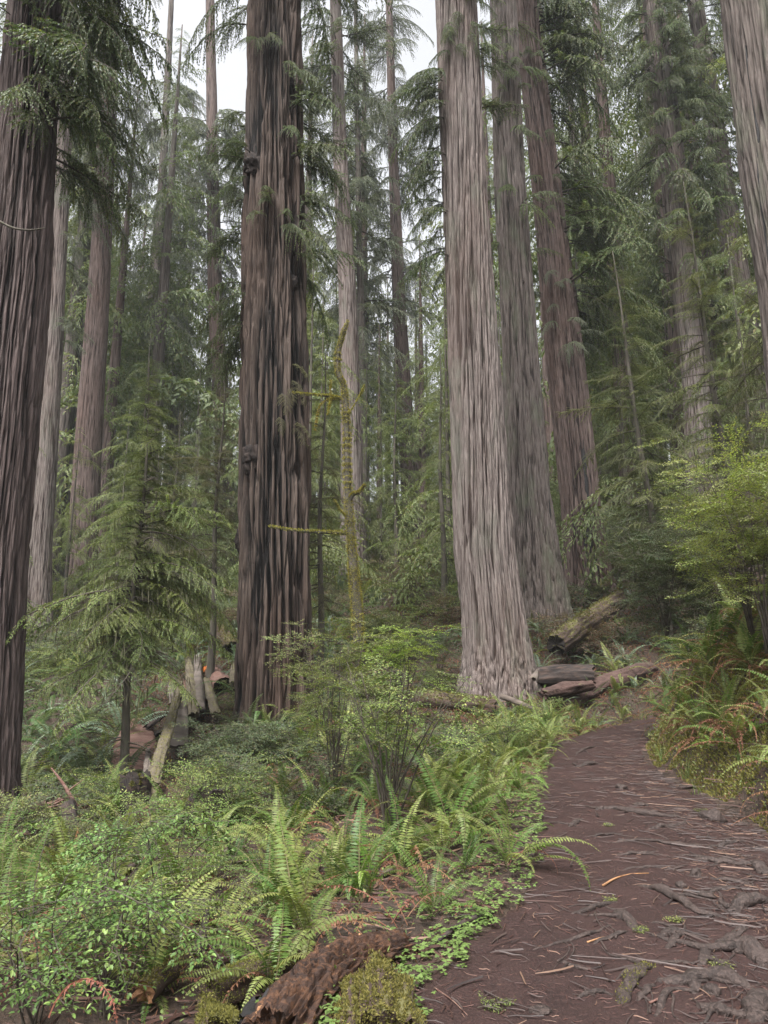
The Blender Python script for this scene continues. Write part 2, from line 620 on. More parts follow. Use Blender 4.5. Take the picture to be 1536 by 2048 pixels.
M['brown_leaf'] = leaf_mat("brown_shrub_leaves", (.10, .065, .04), (.15, .105, .07), (.08, .10, .05), .3, .6)
M['fern_green'] = leaf_mat("green_fern", (.058, .104, .022), (.100, .150, .038), None, .35, .45, .25, .3)
M['fern_dark'] = leaf_mat("dark_fern", (.044, .085, .024), (.075, .125, .036), None, .3, .45, .25, .3)
M['fern_olive'] = leaf_mat("olive_fern", (.12, .155, .038), (.18, .20, .066), None, .35, .5, .3, .25)
M['fern_pale'] = leaf_mat("pale_hill_fern", (.08, .125, .075), (.16, .21, .145), None, .3, .4, .4, .3)
M['fern_bright'] = leaf_mat("bright_fern", (.14, .24, .04), (.20, .31, .07), None, .4, .4, .4, .15)
M['fern_dead'] = leaf_mat("dead_fern", (.14, .065, .04), (.23, .12, .075), None, .3, .7, .2, .3)
M['fern_rust'] = leaf_mat("rust_red_fern", (.17, .062, .042), (.23, .10, .07), None, .3, .6, .2, .1)
M['frond_stem'] = noisy_mat("frond_stem", (.09, .10, .04), (.12, .10, .05), None, 8, 30)
M['sorrel'] = leaf_mat("sorrel_leaves", (.105, .165, .04), (.18, .25, .08), (.09, .13, .04), .35, .5, .25, .1)
M['moss'] = leaf_mat("moss", (.105, .105, .026), (.19, .175, .055), (.08, .08, .028), .3, .8, .1, .1, .25)
M['moss_trunk'] = leaf_mat("trunk_moss", (.19, .165, .036), (.31, .27, .08), (.12, .10, .03), .3, .8, .1, .1, .25)
M['grass'] = leaf_mat("grass_blades", (.09, .15, .04), (.16, .22, .08), (.20, .18, .08), .35, .45, .3, .2)
M['litter'] = leaf_mat("litter", (.032, .016, .013), (.078, .040, .029), (.15, .094, .065), .05, .7, .3, .1, .14)
M['twigs'] = leaf_mat("dark_twigs", (.022, .016, .015), (.055, .038, .034), (.12, .07, .05), .03, .6, .35, .1, .12)
M['root'] = noisy_mat("root_bark", (.019, .013, .011), (.042, .029, .025), (.068, .048, .041), 7, 45, rough=.62, spec=.35, bump=1.0, stretch=(1, 1, 1))
M['path'] = noisy_mat("path_soil", (.0155, .0078, .0068), (.0275, .0142, .0124), (.043, .0225, .019), 1.7, 60, rough=.7, spec=.25, bump=.9, bdist=.012)
M['ground'] = noisy_mat("forest_floor", (.022, .015, .011), (.048, .033, .023), (.065, .042, .030), 1.1, 24, bump=1.0, bdist=.04)
M['log_red'] = noisy_mat("rotten_red_wood", (.020, .011, .008), (.075, .036, .022), (.11, .052, .027), 4.5, 26, rough=.8, bump=1.0, bdist=.03, stretch=(.25, 1, 1))
M['log_front'] = noisy_mat("crumbling_red_wood", (.014, .008, .006), (.050, .025, .016), (.105, .049, .024), 5, 30, rough=.8, bump=1.0, bdist=.03, stretch=(.4, 1, 1))
M['log_orange'] = noisy_mat("fresh_split_wood", (.22, .11, .05), (.34, .19, .095), (.15, .075, .04), 5, 34, stretch=(.12, 1, 1), bump=.8)
M['log_moss'] = noisy_mat("mossy_log_bark", (.026, .017, .013), (.066, .043, .032), (.05, .035, .026), 3, 20, moss=(.085, .08, .03), mossup=.8, stretch=(.3, 1, 1), bump=.9)
M['log_dark'] = noisy_mat("dark_log_wood", (.010, .008, .0075), (.042, .034, .031), (.065, .043, .034), 3, 18, stretch=(.15, 1, 1), bump=.9)
M['log_pink'] = noisy_mat("red_bark_log", (.030, .017, .014), (.072, .042, .035), (.10, .064, .053), 4, 22, stretch=(.2, 1, 1), bump=.9, moss=(.11, .12, .045), mossup=1.15)
M['slab_grey'] = noisy_mat("weathered_slab", (.055, .044, .038), (.145, .12, .105), (.095, .08, .058), 3, 20, stretch=(.12, 1, 1), bump=.8)
M['slab_moss'] = noisy_mat("mossy_slab", (.055, .042, .031), (.125, .103, .078), (.10, .09, .045), 3, 16, stretch=(.25, 1, 1), moss=(.10, .09, .04), mossup=1.0, bump=.8)
M['slab_red'] = noisy_mat("red_slab", (.075, .034, .026), (.15, .082, .066), (.19, .13, .10), 4, 24, stretch=(.12, 1, 1), bump=.9)
M['wood_grey'] = noisy_mat("grey_stick_wood", (.055, .043, .036), (.125, .10, .083), None, 5, 30, stretch=(.15, 1, 1))
M['orange_paint'] = noisy_mat("orange_paint", (.45, .115, .02), (.55, .17, .04), None, 9, 40, rough=.7)
M['hole'] = noisy_mat("rotted_dark_wood", (.008, .006, .005), (.018, .013, .01), None, 6, 30)

# ------------------------------------------------------------------ ground and path
def axis_coords(lo, hi, c, fine, growth):
    out = [c]
    s = fine
    x = c
    while x < hi:
        x += s
        s *= growth if x > c + 7 else 1.0
        out.append(x)
    s = fine
    x = c
    while x > lo:
        x -= s
        s *= growth if x < c - 7 else 1.0
        out.insert(0, x)
    return np.array(out)


gx = axis_coords(-130, 130, 0, .11, 1.045)
gy = axis_coords(-25, 190, 8, .11, 1.035)
GX, GY = np.meshgrid(gx, gy, indexing='ij')
GZ = height(GX, GY)
dd, kk = path_dist(GX, GY)
onp = (1 - smooth(.72, .98, np.abs(dd) / PLINE[kk, 2])) * (np.abs(dd) < 90)
GZ = GZ - .07 * onp.reshape(GZ.shape)
mb = MB()
nx_, ny_ = GX.shape
ii, jj = np.meshgrid(np.arange(nx_ - 1), np.arange(ny_ - 1), indexing='ij')
q = np.stack([ii * ny_ + jj, (ii + 1) * ny_ + jj, (ii + 1) * ny_ + jj + 1, ii * ny_ + jj + 1], -1).reshape(-1, 4)
mb.add(np.stack([GX, GY, GZ], -1), q=q)
tag(ob("ground", mb.mesh("ground", M['ground'])), "brown forest floor of litter and soil rising to a hillside", kind='structure')

def surf(x, y):
    x, y = np.asarray(x, float), np.asarray(y, float)
    d, k = path_dist(x, y)
    rel = (d / PLINE[k, 2]).reshape(x.shape)
    z = height(x, y)
    w = 1 - smooth(.8, 1.0, np.abs(rel))
    return z + w * (.012 + .016 * noise3(x * 4, y * 4, 2.2) + .010 * noise3(x * 11, y * 11, 5.2) + .02 * smooth(-.1, .2, rel) * noise3(x * 2.6, y * 2.6, 8.2))


# path sheet
S = resample(PATH[:, [1, 0, 2, 3]], 620)
T = norm(np.gradient(S[:, :2], axis=0))
NR = np.stack([T[:, 1], -T[:, 0]], 1)
U = np.linspace(-1.12, 1.12, 64)
PX = S[:, None, 0] + NR[:, None, 0] * U[None] * S[:, None, 2]
PY = S[:, None, 1] + NR[:, None, 1] * U[None] * S[:, None, 2]
edge = np.abs(U)[None] + .13 * noise3(PX * 2.1, PY * 2.1, 4.4) + .05 * noise3(PX * 7, PY * 7, 1.1)
PZ = height(PX, PY) + .012 - .10 * smooth(.82, 1.1, edge)
PZ += (.016 * noise3(PX * 4, PY * 4, 2.2) + .010 * noise3(PX * 11, PY * 11, 5.2)) + .02 * smooth(-.1, .2, U)[None] * noise3(PX * 2.6, PY * 2.6, 8.2)
mb = MB()
a_, b_ = PX.shape
ii, jj = np.meshgrid(np.arange(a_ - 1), np.arange(b_ - 1), indexing='ij')
q = np.stack([ii * b_ + jj, ii * b_ + jj + 1, (ii + 1) * b_ + jj + 1, (ii + 1) * b_ + jj], -1).reshape(-1, 4)
mb.add(np.stack([PX, PY, PZ], -1), q=q)
pm = mb.mesh("path", M['path'])
tag(ob("path", pm), "dark red-brown dirt path crossed by roots", kind='structure')

# ------------------------------------------------------------------ conifer branch prototypes
def conifer_branch(seed, L=2.6, nsec=36, slen=.95, droop=.35, rise=.2, bl=.10, bw=.026, step=.05, hang=.35, roll=.6, base=.12, wood_r=.028, double=True):
    r = np.random.default_rng(seed)
    wood, fol = MB(), MB()
    wob = r.normal(0, .05, 3)
    droop = droop * r.uniform(.5, 1.5)

    def P(t):
        t = np.asarray(t, float)
        return np.stack([L * t * (1 - .04 * t), L * (wob[0] * np.sin(3 * t) + wob[1] * t * t), L * (rise * t - (rise + droop) * t ** 2)], -1)

    tt = np.linspace(0, 1, 10)
    tube(wood, P(tt), wood_r * (1 - .85 * tt), 5)
    for i in range(nsec):
        t = base + (1 - base) * (i + r.uniform(-.4, .4)) / nsec
        t = min(max(t, .03), .99)
        side = 1 if i % 2 else -1
        ln = slen * (1 - .72 * t) * r.uniform(.55, 1.15) * min(1, .45 + t / .35)
        d0 = norm(P(min(t + .03, 1.02)) - P(t - .03))
        ang = side * math.radians(r.uniform(38, 72))
        d = np.array([d0[0] * math.cos(ang) - d0[1] * math.sin(ang), d0[0] * math.sin(ang) + d0[1] * math.cos(ang), d0[2] + r.normal(0, .16)])
        d = norm(d)
        tone = int(r.random() < .38)
        n = max(3, int(ln / step))
        u = (np.arange(n) + r.uniform(0, .5)) / n
        h = hang * r.uniform(.4, 1.5)
        Q = P(t)[None] + d[None] * (ln * u)[:, None]
        Q[:, 2] -= h * ln * u ** 2
        tube(wood, Q[[0, n // 2, n - 1]] if n > 3 else Q, [.006, .004, .002][:3] if n > 3 else .004, 3, cap=False)
        dq = norm(np.gradient(Q, axis=0)) if n > 1 else d[None]
        for sd in (1, -1):
            k = r.uniform(.55, 1.15, n) * (1 - .35 * u)
            a = sd * np.radians(r.uniform(28, 62, n))
            D = np.stack([dq[:, 0] * np.cos(a) - dq[:, 1] * np.sin(a), dq[:, 0] * np.sin(a) + dq[:, 1] * np.cos(a), dq[:, 2] + r.normal(-.1, .22, n)], 1)
            Sv = np.stack([-D[:, 1], D[:, 0], r.normal(0, roll, n)], 1)
            blades(fol, Q + r.normal(0, .008, (n, 3)), D, Sv, bl * k, bw * r.uniform(.7, 1.3, n), m=tone, fold=.1)
            if double:
                B2 = Q + norm(D) * (bl * k * .55)[:, None]
                a2 = sd * np.radians(r.uniform(-40, 40, n))
                D2 = np.stack([D[:, 0] * np.cos(a2) - D[:, 1] * np.sin(a2), D[:, 0] * np.sin(a2) + D[:, 1] * np.cos(a2), D[:, 2] - .15], 1)
                blades(fol, B2, D2, Sv + r.normal(0, .4, (n, 3)), bl * k * .8, bw * r.uniform(.6, 1.2, n), m=tone, fold=.1)
    return wood, fol


BR = {}
def make_proto(key, n, mat, **kw):
    out = []
    for i in range(n):
        w, f = conifer_branch(hash(key) % 1000 if False else sum(map(ord, key)) * 7 + i, **kw)
        out.append((w.mesh(key + "_wood", M['bark_branch']), f.mesh(key + "_needles", [M[mat], M[mat + '_tip']], smooth_=False), w, f))
    BR[key] = out


make_proto('redwood', 6, 'redwood_leaf', L=2.4, nsec=40, slen=.95, droop=.6, rise=.2, bl=.095, bw=.030, step=.040, hang=.9, roll=.9)
make_proto('hemlock_big', 5, 'hemlock_leaf', L=3.3, nsec=50, slen=1.15, droop=.30, rise=.10, bl=.060, bw=.019, step=.029, hang=.38, roll=.5, wood_r=.032)
make_proto('hemlock', 6, 'hemlock_leaf', L=2.4, nsec=40, slen=.95, droop=.30, rise=.10, bl=.056, bw=.018, step=.027, hang=.38, roll=.5)
make_proto('coarse', 4, 'far_leaf', L=3.4, nsec=20, slen=1.4, droop=.45, rise=.1, bl=.24, bw=.068, step=.15, hang=.6, roll=.7)
make_proto('mid', 4, 'far_leaf', L=3.4, nsec=34, slen=1.3, droop=.4, rise=.1, bl=.14, bw=.040, step=.085, hang=.5, roll=.6)


def recolor(key, new, mat, n=None):
    out = []
    for (wm, fm, w, f) in BR[key][:n]:
        f2 = fm.copy()
        f2.materials[0] = M[mat]
        f2.materials[1] = M[mat + '_tip']
        out.append((wm, f2, w, f))
    BR[new] = out


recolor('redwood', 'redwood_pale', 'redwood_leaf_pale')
recolor('hemlock', 'hemlock_dull', 'hemlock_dull')
recolor('hemlock', 'hemlock_fresh', 'hemlock_fresh')


def add_branch(parent, key, loc, az, pitch=0.0, sc=1.0, roll=0.0, i=None, wood_name="branch", bare=False):
    wm, fm, _, _ = BR[key][random.randrange(len(BR[key])) if i is None else i]
    d = (math.cos(az) * math.cos(pitch), math.sin(az) * math.cos(pitch), math.sin(pitch))
    b = ob("dead_branch" if bare else wood_name, wm, parent, loc, dirmat(d, roll=roll), sc)
    if not bare:
        ob("foliage", fm, b)
    return b


# ------------------------------------------------------------------ trunks
TRUNKS = []


def trunk_mesh(name, C, R, zs, mat, seg, amp=.05, cell=.2, fz=.3, seed=0, flare=0.0, twist=0.0, flute=.06, lobes=5, gap=.20, dash=.2):
    """C: (k,2) centre offsets at heights zs (local), R radii."""
    a = np.linspace(0, 2 * PI, seg, endpoint=False)
    A, Z = np.meshgrid(a, zs)
    Rg = np.repeat(R[:, None], seg, 1)
    lob = np.sin(A * lobes + seed) * .5 + np.sin(A * (lobes + 2) + 2.3 * seed) * .35
    fl = flare * np.exp(-np.maximum(Z, 0) / 1.1)
    Rg = Rg * (1 + fl * (1 + .55 * lob)) + 0
    Rm = Rg
    tw = A + twist * Z
    cx, sx = np.cos(tw) * Rm, np.sin(tw) * Rm
    warp = .16 * noise3(np.cos(A) * 1.3 + seed, np.sin(A) * 1.3, Z * .5)
    n0 = noise3(np.cos(A) * .9 + seed * 3.1, np.sin(A) * .9, Z * .13 + seed)
    f1 = 1 / cell
    n1 = noise3(cx * f1 + warp + seed * 7.7, sx * f1 + warp, Z * fz + seed * 1.3)
    n2 = noise3(cx * f1 * 2.3 + seed * 3.3, sx * f1 * 2.3 + warp, Z * fz * 2.1 + 5)
    n3 = noise3(cx * f1 * 5 + seed, sx * f1 * 5, Z * fz * 5 + 9)
    n4 = noise3(cx * f1 * 1.6 + seed * 1.9 - warp, sx * f1 * 1.6, Z * fz * 1.9 + 3)
    n5 = noise3(cx * f1 * 3.4 - seed, sx * f1 * 3.4 + warp * 1.5, Z * fz * 9.0 + 1)
    d1 = smooth(.0, gap, np.abs(n1))
    d2 = smooth(.0, .26, np.abs(n2))
    d4 = smooth(-.45, -.05, n4)
    d5 = smooth(-.4, .0, n5)
    disp = amp * (.62 * d1 + .36 * d2 + dash * d4 + .32 * d5 + .22 * n3) - amp * .85
    small = np.clip(Rg / .25, .15, 1)
    Rf = Rg * (1 + flute * n0) + disp * small
    X = C[:, 0:1] + np.cos(A) * Rf
    Y = C[:, 1:2] + np.sin(A) * Rf
    V = np.stack([X, Y, Z + .02 * n3], -1).reshape(-1, 3)
    k = len(zs)
    i, j = np.meshgrid(np.arange(k - 1), np.arange(seg), indexing='ij')
    jn = (j + 1) % seg
    q = np.stack([i * seg + j, i * seg + jn, (i + 1) * seg + jn, (i + 1) * seg + j], -1).reshape(-1, 4)
    m = MB()
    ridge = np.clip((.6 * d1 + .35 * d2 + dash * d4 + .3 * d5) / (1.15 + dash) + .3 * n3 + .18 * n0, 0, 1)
    top = np.array([[C[-1, 0], C[-1, 1], zs[-1]]])
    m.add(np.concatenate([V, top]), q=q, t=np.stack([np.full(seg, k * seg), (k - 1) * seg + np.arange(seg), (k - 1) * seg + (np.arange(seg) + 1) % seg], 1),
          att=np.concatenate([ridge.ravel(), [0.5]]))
    return m.mesh(name, M[mat], attname="ridge")


class Trunk:
    pass


def make_trunk(name, samples, y0, H, mat, label, cat="tree", group=None, seg=160, dz=.16, amp=.05, cell=.2, fz=.3, seed=0, flare=.12, twist=0.0, depth=1.2, rtop=.12, flute=.06, lobes=5, ytilt=0.0, gap=.2, dash=.2):
    """samples: (py, px centre, px width) from the base up, on the plane y = y0"""
    pts, rad = [], []
    for (py, px, w) in samples:
        p = at(px, py, y0)
        pts.append(p)
        rad.append(w / 2 / FPX * cdepth(p))
    pts = np.array(pts)
    rad = np.array(rad)
    base = pts[0].copy()
    gz = h1(base[0], base[1])
    base[2] = gz
    zr = pts[:, 2] - gz
    sl = (pts[-1, :2] - pts[-2, :2]) / max(zr[-1] - zr[-2], .5)
    zt = zr[-1]
    H = max(H, zt + 2)
    z_ctrl = np.concatenate([[-depth], zr, [H]])
    s0 = (pts[1, :2] - pts[0, :2]) / max(zr[1] - zr[0], .3)
    C_ctrl = np.concatenate([(pts[0, :2] - s0 * depth * .5)[None], pts[:, :2], (pts[-1, :2] + sl * (H - zt))[None]]) - base[:2]
    R_ctrl = np.concatenate([[rad[0]], rad, [rtop]])
    vis = np.arange(-depth, min(zt + 1.5, H), dz)
    up = np.arange(vis[-1] + dz * 5, H, dz * 5)
    zs = np.concatenate([vis, up, [H]])
    Cc = np.stack([np.interp(zs, z_ctrl, C_ctrl[:, k]) for k in (0, 1)], 1)
    Rr = np.interp(zs, z_ctrl, R_ctrl)
    # soften the kinks
    for _ in range(6):
        Cc[1:-1] = (Cc[:-2] + Cc[1:-1] * 2 + Cc[2:]) / 4
        Rr[1:-1] = (Rr[:-2] + Rr[1:-1] * 2 + Rr[2:]) / 4
    Cc[:, 1] += ytilt * zs
    root = thing(name, base, label, cat, group)
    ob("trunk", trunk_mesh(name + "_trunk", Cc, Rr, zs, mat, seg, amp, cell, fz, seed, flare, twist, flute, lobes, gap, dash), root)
    t = Trunk()
    t.root, t.base, t.zs, t.C, t.R, t.y0, t.H = root, base, zs, Cc, Rr, y0, H
    TRUNKS.append((base[0], base[1], rad[0]))
    return t


def t_at(t, z):
    return np.array([np.interp(z, t.zs, t.C[:, 0]), np.interp(z, t.zs, t.C[:, 1])]), float(np.interp(z, t.zs, t.R))


def z_of(t, py, px=768):
    return at(px, py, t.y0)[2] - t.base[2]


def limb(t, z, az, sc=1.0, key='redwood', pitch=None, roll=None, inset=.9):
    c, r = t_at(t, z)
    loc = (c[0] + math.cos(az) * r * inset, c[1] + math.sin(az) * r * inset, z)
    return add_branch(t.root, key, loc, az, random.uniform(-.25, .2) if pitch is None else pitch, sc, random.uniform(-.5, .5) if roll is None else roll)


def limbs(t, py0, py1, az0, az1, n, s0, s1, key='redwood', pitch=None):
    for _ in range(n):
        z = z_of(t, random.uniform(py0, py1))
        limb(t, z, math.radians(random.uniform(az0, az1)), random.uniform(s0, s1), key, pitch)


def crown_top(t, z0, z1, n, s0, s1, key='redwood'):
    for k in range(n):
        f = (k + random.random()) / n
        limb(t, z0 + (z1 - z0) * f, random.uniform(0, 2 * PI), (s0 + (s1 - s0) * f) * random.uniform(.8, 1.2), key)


def burl(t, px, py, size, label=None, seed=1, name="burl"):
    """a knobbly swelling on the side of the trunk that faces the camera"""
    z = z_of(t, py, px)
    c, r = t_at(t, z)
    p = at(px, py, t.y0)
    dx = np.clip((p[0] - t.base[0] - c[0]) / r, -1, 1)
    ang = math.atan2(-math.sqrt(max(0, 1 - dx * dx)), dx)
    m = MB()
    n, k = 36, 26
    a = np.linspace(0, 2 * PI, n, endpoint=False)
    b = np.linspace(0, PI, k)
    A, B = np.meshgrid(a, b)
    d = np.stack([np.cos(A) * np.sin(B), np.sin(A) * np.sin(B), np.cos(B)], -1)
    f = d.reshape(-1, 3)
    rr = 1 + .28 * perlin(f * 1.9 + seed * 5.1) + .30 * perlin(f * 5.5 + seed) + .14 * perlin(f * 12 + seed)
    V = f * rr[:, None] * np.array([size[0], size[0] * .8, size[1]])
    i, j = np.meshgrid(np.arange(k - 1), np.arange(n), indexing='ij')
    q = np.stack([i * n + j, (i + 1) * n + j, (i + 1) * n + (j + 1) % n, i * n + (j + 1) % n], -1).reshape(-1, 4)
    m.add(V, q=q)
    o = ob(name, m.mesh(name, M['burl']), t.root, (c[0] + math.cos(ang) * r * .93, c[1] + math.sin(ang) * r * .93, z), (0, 0, ang))
    if label:
        o["label"] = label
    return o


# ---- the big redwoods
RW = "tall redwoods around the path"
tA = make_trunk("redwood_tree", [(1650, -72, 185), (1100, -30, 150), (560, 27, 124), (250, 52, 100), (0, 72, 93)], 14, 46, 'bark_left',
                "dark brown redwood cut off by the left picture edge, thin curved twig across its trunk", group=RW, seg=400, dz=.075, amp=.11, cell=.14, fz=.17, seed=1, gap=.32, dash=.1, flare=.06)
tF = make_trunk("redwood_tree", [(1450, 547, 140), (1250, 550, 136), (900, 549, 126), (500, 547, 112), (0, 549, 92)], 18, 50, 'bark_dark',
                "darkest thick redwood with deep black furrows and burls, left of the mossy snag", group=RW, seg=420, dz=.075, amp=.23, cell=.20, fz=.15, seed=2, flare=.08, gap=.44, dash=.06)
tL = make_trunk("redwood_tree", [(1395, 1002, 128), (1300, 996, 114), (1100, 970, 113), (700, 945, 95), (350, 928, 82), (0, 911, 75)], 20, 52, 'bark_pale',
                "broad pale redwood beside the path bend with a leaning flared base", group=RW, seg=420, dz=.08, amp=.10, cell=.125, fz=.17, seed=3, flare=.34, gap=.26, dash=.12, twist=-.05, lobes=6)
tM = make_trunk("redwood_tree", [(1232, 1075, 112), (1000, 1056, 86), (700, 1040, 65), (350, 1019, 57), (0, 1006, 47)], 26, 56, 'bark_mid',
                "grey redwood standing close behind the broad pale redwood, middle of the three", group=RW, seg=340, dz=.10, amp=.10, gap=.26, cell=.14, fz=.2, seed=4, flare=.16)
tN = make_trunk("redwood_tree", [(1178, 1180, 84), (1000, 1160, 70), (700, 1128, 68), (350, 1090, 52), (0, 1050, 40)], 30, 56, 'bark_red',
                "leaning brown redwood with charred black scars, right of the middle grey redwood", group=RW, seg=340, dz=.10, amp=.12, gap=.28, cell=.16, fz=.2, seed=5, flare=.1)
tQ = make_trunk("redwood_tree", [(1450, 1730, 215), (900, 1650, 180), (560, 1611, 160), (350, 1568, 145), (0, 1520, 134)], 13, 44, 'bark_mid',
                "pale leaning redwood cut off by the upper right picture edge, long crack in its bark", group=RW, seg=320, dz=.09, amp=.09, gap=.26, cell=.14, fz=.2, seed=6, flare=.05)
tO = make_trunk("redwood_tree", [(1060, 1406, 64), (900, 1398, 50), (700, 1390, 54), (500, 1361, 52), (280, 1340, 45), (0, 1306, 38)], 36, 60, 'bark_pale',
                "pale redwood half hidden by hemlock branches behind the bright bush", group=RW, seg=180, dz=.18, amp=.05, cell=.16, fz=.2, seed=7)
tP = make_trunk("redwood_tree", [(960, 1535, 56), (700, 1500, 48), (500, 1466, 42), (0, 1390, 28)], 40, 60, 'bark_pale',
                "far redwood glimpsed by the right picture edge with broken stubs on its trunk", group=RW, seg=140, dz=.2, amp=.05, cell=.17, fz=.2, seed=8)
tB = make_trunk("redwood_tree", [(1285, 72, 58), (1100, 78, 46), (1000, 87, 42), (700, 104, 39), (400, 120, 32), (0, 140, 24)], 38, 62, 'bark_pale',
                "slim pale redwood just right of the dark left edge redwood", group=RW, seg=180, dz=.18, amp=.045, cell=.15, fz=.2, seed=9, flare=.15)
tC = make_trunk("redwood_tree", [(1230, 160, 62), (900, 176, 50), (700, 190, 44), (500, 202, 38), (0, 226, 26)], 45, 66, 'bark_red',
                "reddish redwood rising behind the crown of the young hemlock", group=RW, seg=160, dz=.2, amp=.05, cell=.17, fz=.2, seed=10)
tG = make_trunk("redwood_tree", [(1172, 706, 50), (900, 703, 42), (600, 695, 35), (300, 680, 27), (0, 671, 21)], 42, 68, 'bark_pale',
                "tall slender pale redwood directly behind the mossy snag", group=RW, seg=150, dz=.2, amp=.045, cell=.15, fz=.2, seed=11, flare=.1)
tK = make_trunk("redwood_tree", [(1062, 832, 52), (900, 815, 34), (650, 800, 27), (300, 786, 18), (0, 778, 12)], 62, 72, 'bark_red',
                "small distant red trunk on the slope in the gap left of the broad pale redwood", group=RW, seg=120, dz=.28, amp=.06, cell=.2, fz=.2, seed=12, flare=.25)
tD = make_trunk("redwood_tree", [(1080, 297, 24), (600, 313, 17), (200, 333, 13), (0, 343, 9)], 64, 74, 'bark_mid',
                "thin hazy far trunk seen above the young hemlock", group=RW, seg=90, dz=.35, amp=.05, cell=.2, fz=.2, seed=13)
tE = make_trunk("redwood_tree", [(1090, 452, 38), (850, 446, 33), (600, 430, 28), (480, 428, 26), (0, 420, 16)], 60, 70, 'bark_red',
                "far reddish trunk close to the left of the darkest redwood", group=RW, seg=110, dz=.3, amp=.05, cell=.2, fz=.2, seed=14)
tJ = make_trunk("redwood_tree", [(1120, 732, 22), (700, 724, 15), (500, 719, 12), (0, 711, 7)], 56, 66, 'bark_mid',
                "thin grey far trunk right beside the slender pale redwood", group=RW, seg=80, dz=.35, amp=.04, cell=.2, fz=.2, seed=15)

# details on the trunks
burl(tF, 514, 360, (.30, .34), "black knobbly burl high on the trunk", 1)
burl(tF, 575, 200, (.12, .12), "small burl near the top", 2)
burl(tF, 512, 930, (.26, .42), "twisted burl with a hollow at mid height", 3)
burl(tF, 472, 1080, (.22, .36), "burl bulging from the left side", 4)
burl(tF, 594, 582, (.12, .2), "dark knot on the right side", 5)
burl(tN, 1068, 365, (.12, .3), None, 6)
burl(tN, 1150, 590, (.2, .7), None, 7)
burl(tM, 998, 258, (.16, .2), None, 8)
burl(tM, 1040, 580, (.1, .12), None, 9)
burl(tM, 1008, 508, (.08, .1), None, 10)


def scar(t, pxy, w, name="charred_scar", mat='char', out=.02):
    """a narrow patch that lies on the face of the trunk along a run of pixels"""
    m = MB()
    rows = []
    for (px, py) in pxy:
        z = z_of(t, py, px)
        c, r = t_at(t, z)
        p = at(px, py, t.y0)
        dx = np.clip((p[0] - t.base[0] - c[0]) / r, -.97, .97)
        rows.append((z, c, r, math.atan2(-math.sqrt(1 - dx * dx), dx)))
    n = 60
    f = np.linspace(0, len(rows) - 1, n)
    zz = np.interp(f, range(len(rows)), [a[0] for a in rows])
    aa = np.interp(f, range(len(rows)), [a[3] for a in rows])
    cx = np.interp(f, range(len(rows)), [a[1][0] for a in rows])
    cyy = np.interp(f, range(len(rows)), [a[1][1] for a in rows])
    rr = np.interp(f, range(len(rows)), [a[2] for a in rows])
    wv = w * (np.sin(np.linspace(.15, PI - .15, n)) ** .5) * (1 + .6 * perlin(np.stack([f * 3, f * 0 + .3, f * 0 + w * 31], 1)))
    K = 5
    V = []
    for k in range(K):
        u = k / (K - 1) * 2 - 1
        a = aa + u * wv / rr
        e = out * (1 - u * u) * 1.6 + .012 + .012 * perlin(np.stack([f * 5, f * 0 + k, f * 0], 1))
        if abs(u) == 1:
            e = e - .06
        V.append(np.stack([cx + np.cos(a) * (rr + e), cyy + np.sin(a) * (rr + e), zz], 1))
    V = np.stack(V, 1).reshape(-1, 3)
    i, j = np.meshgrid(np.arange(n - 1), np.arange(K - 1), indexing='ij')
    q = np.stack([i * K + j, i * K + j + 1, (i + 1) * K + j + 1, (i + 1) * K + j], -1).reshape(-1, 4)
    m.add(V, q=q)
    return ob(name, m.mesh(name, M[mat]), t.root)


scar(tN, [(1166, 1185), (1170, 1120), (1160, 1060)], .32)
scar(tN, [(1184, 1180), (1180, 1140), (1178, 1110)], .16)
scar(tN, [(1168, 1030), (1162, 960), (1156, 890)], .12)
scar(tM, [(1104, 1200), (1098, 1090), (1085, 960)], .10)
scar(tQ, [(1530, 540), (1505, 380), (1498, 290), (1483, 180), (1476, 120)], .035, "bark_crack")
# twig across the left redwood
m = MB()
tw = [at(x, y, 13.05) - tA.base for (x, y) in [(-20, 432), (8, 448), (30, 457), (60, 460), (90, 456)]]
tube(m, resample(np.array(tw), 16), np.linspace(.035, .012, 16), 5)
ob("twig", m.mesh("twig", M['bark_thin']), tA.root)["label"] = "curved bare twig across the trunk"

# ---- foliage on the near redwoods
limbs(tA, -250, 320, -70, 70, 65, .6, 1.3)
limbs(tA, -150, 200, 200, 330, 13, .5, .8)
crown_top(tA, z_of(tA, -200), 44, 14, 1.2, .7)
limbs(tF, -60, 60, 130, 250, 5, .7, 1.1)
limbs(tF, -100, 60, -50, 60, 7, 1.0, 1.5)
limbs(tF, 150, 560, -60, 50, 34, .3, .85)
limbs(tF, 120, 330, 150, 220, 8, .3, .6)
limbs(tF, 300, 480, 130, 230, 15, .3, .68)
limbs(tF, 560, 690, 140, 220, 14, .3, .75, pitch=-.25)
limbs(tF, 100, 140, 240, 300, 4, .35, .45)
limbs(tF, 400, 470, 230, 320, 5, .3, .4)
limbs(tF, 720, 900, 285, 350, 9, .28, .42, 'hemlock_dull', pitch=-.5)
crown_top(tF, z_of(tF, -150), 48, 14, 1.3, .7)
limbs(tL, 130, 520, 130, 230, 43, .35, .8)
limbs(tL, -100, 130, 230, 320, 23, .28, .5, pitch=-.5)
limbs(tL, -100, 220, -40, 40, 11, .4, .7)
crown_top(tL, z_of(tL, -120), 50, 14, 1.3, .7)
limbs(tM, -80, 520, 150, 380, 20, .45, .8)
limbs(tM, 120, 210, 220, 330, 6, .35, .5)
crown_top(tM, z_of(tM, -100), 54, 12, 1.4, .7)
limbs(tN, -120, 620, -60, 60, 71, 1.0, 1.9)
limbs(tN, -50, 500, 160, 300, 20, .4, .7)
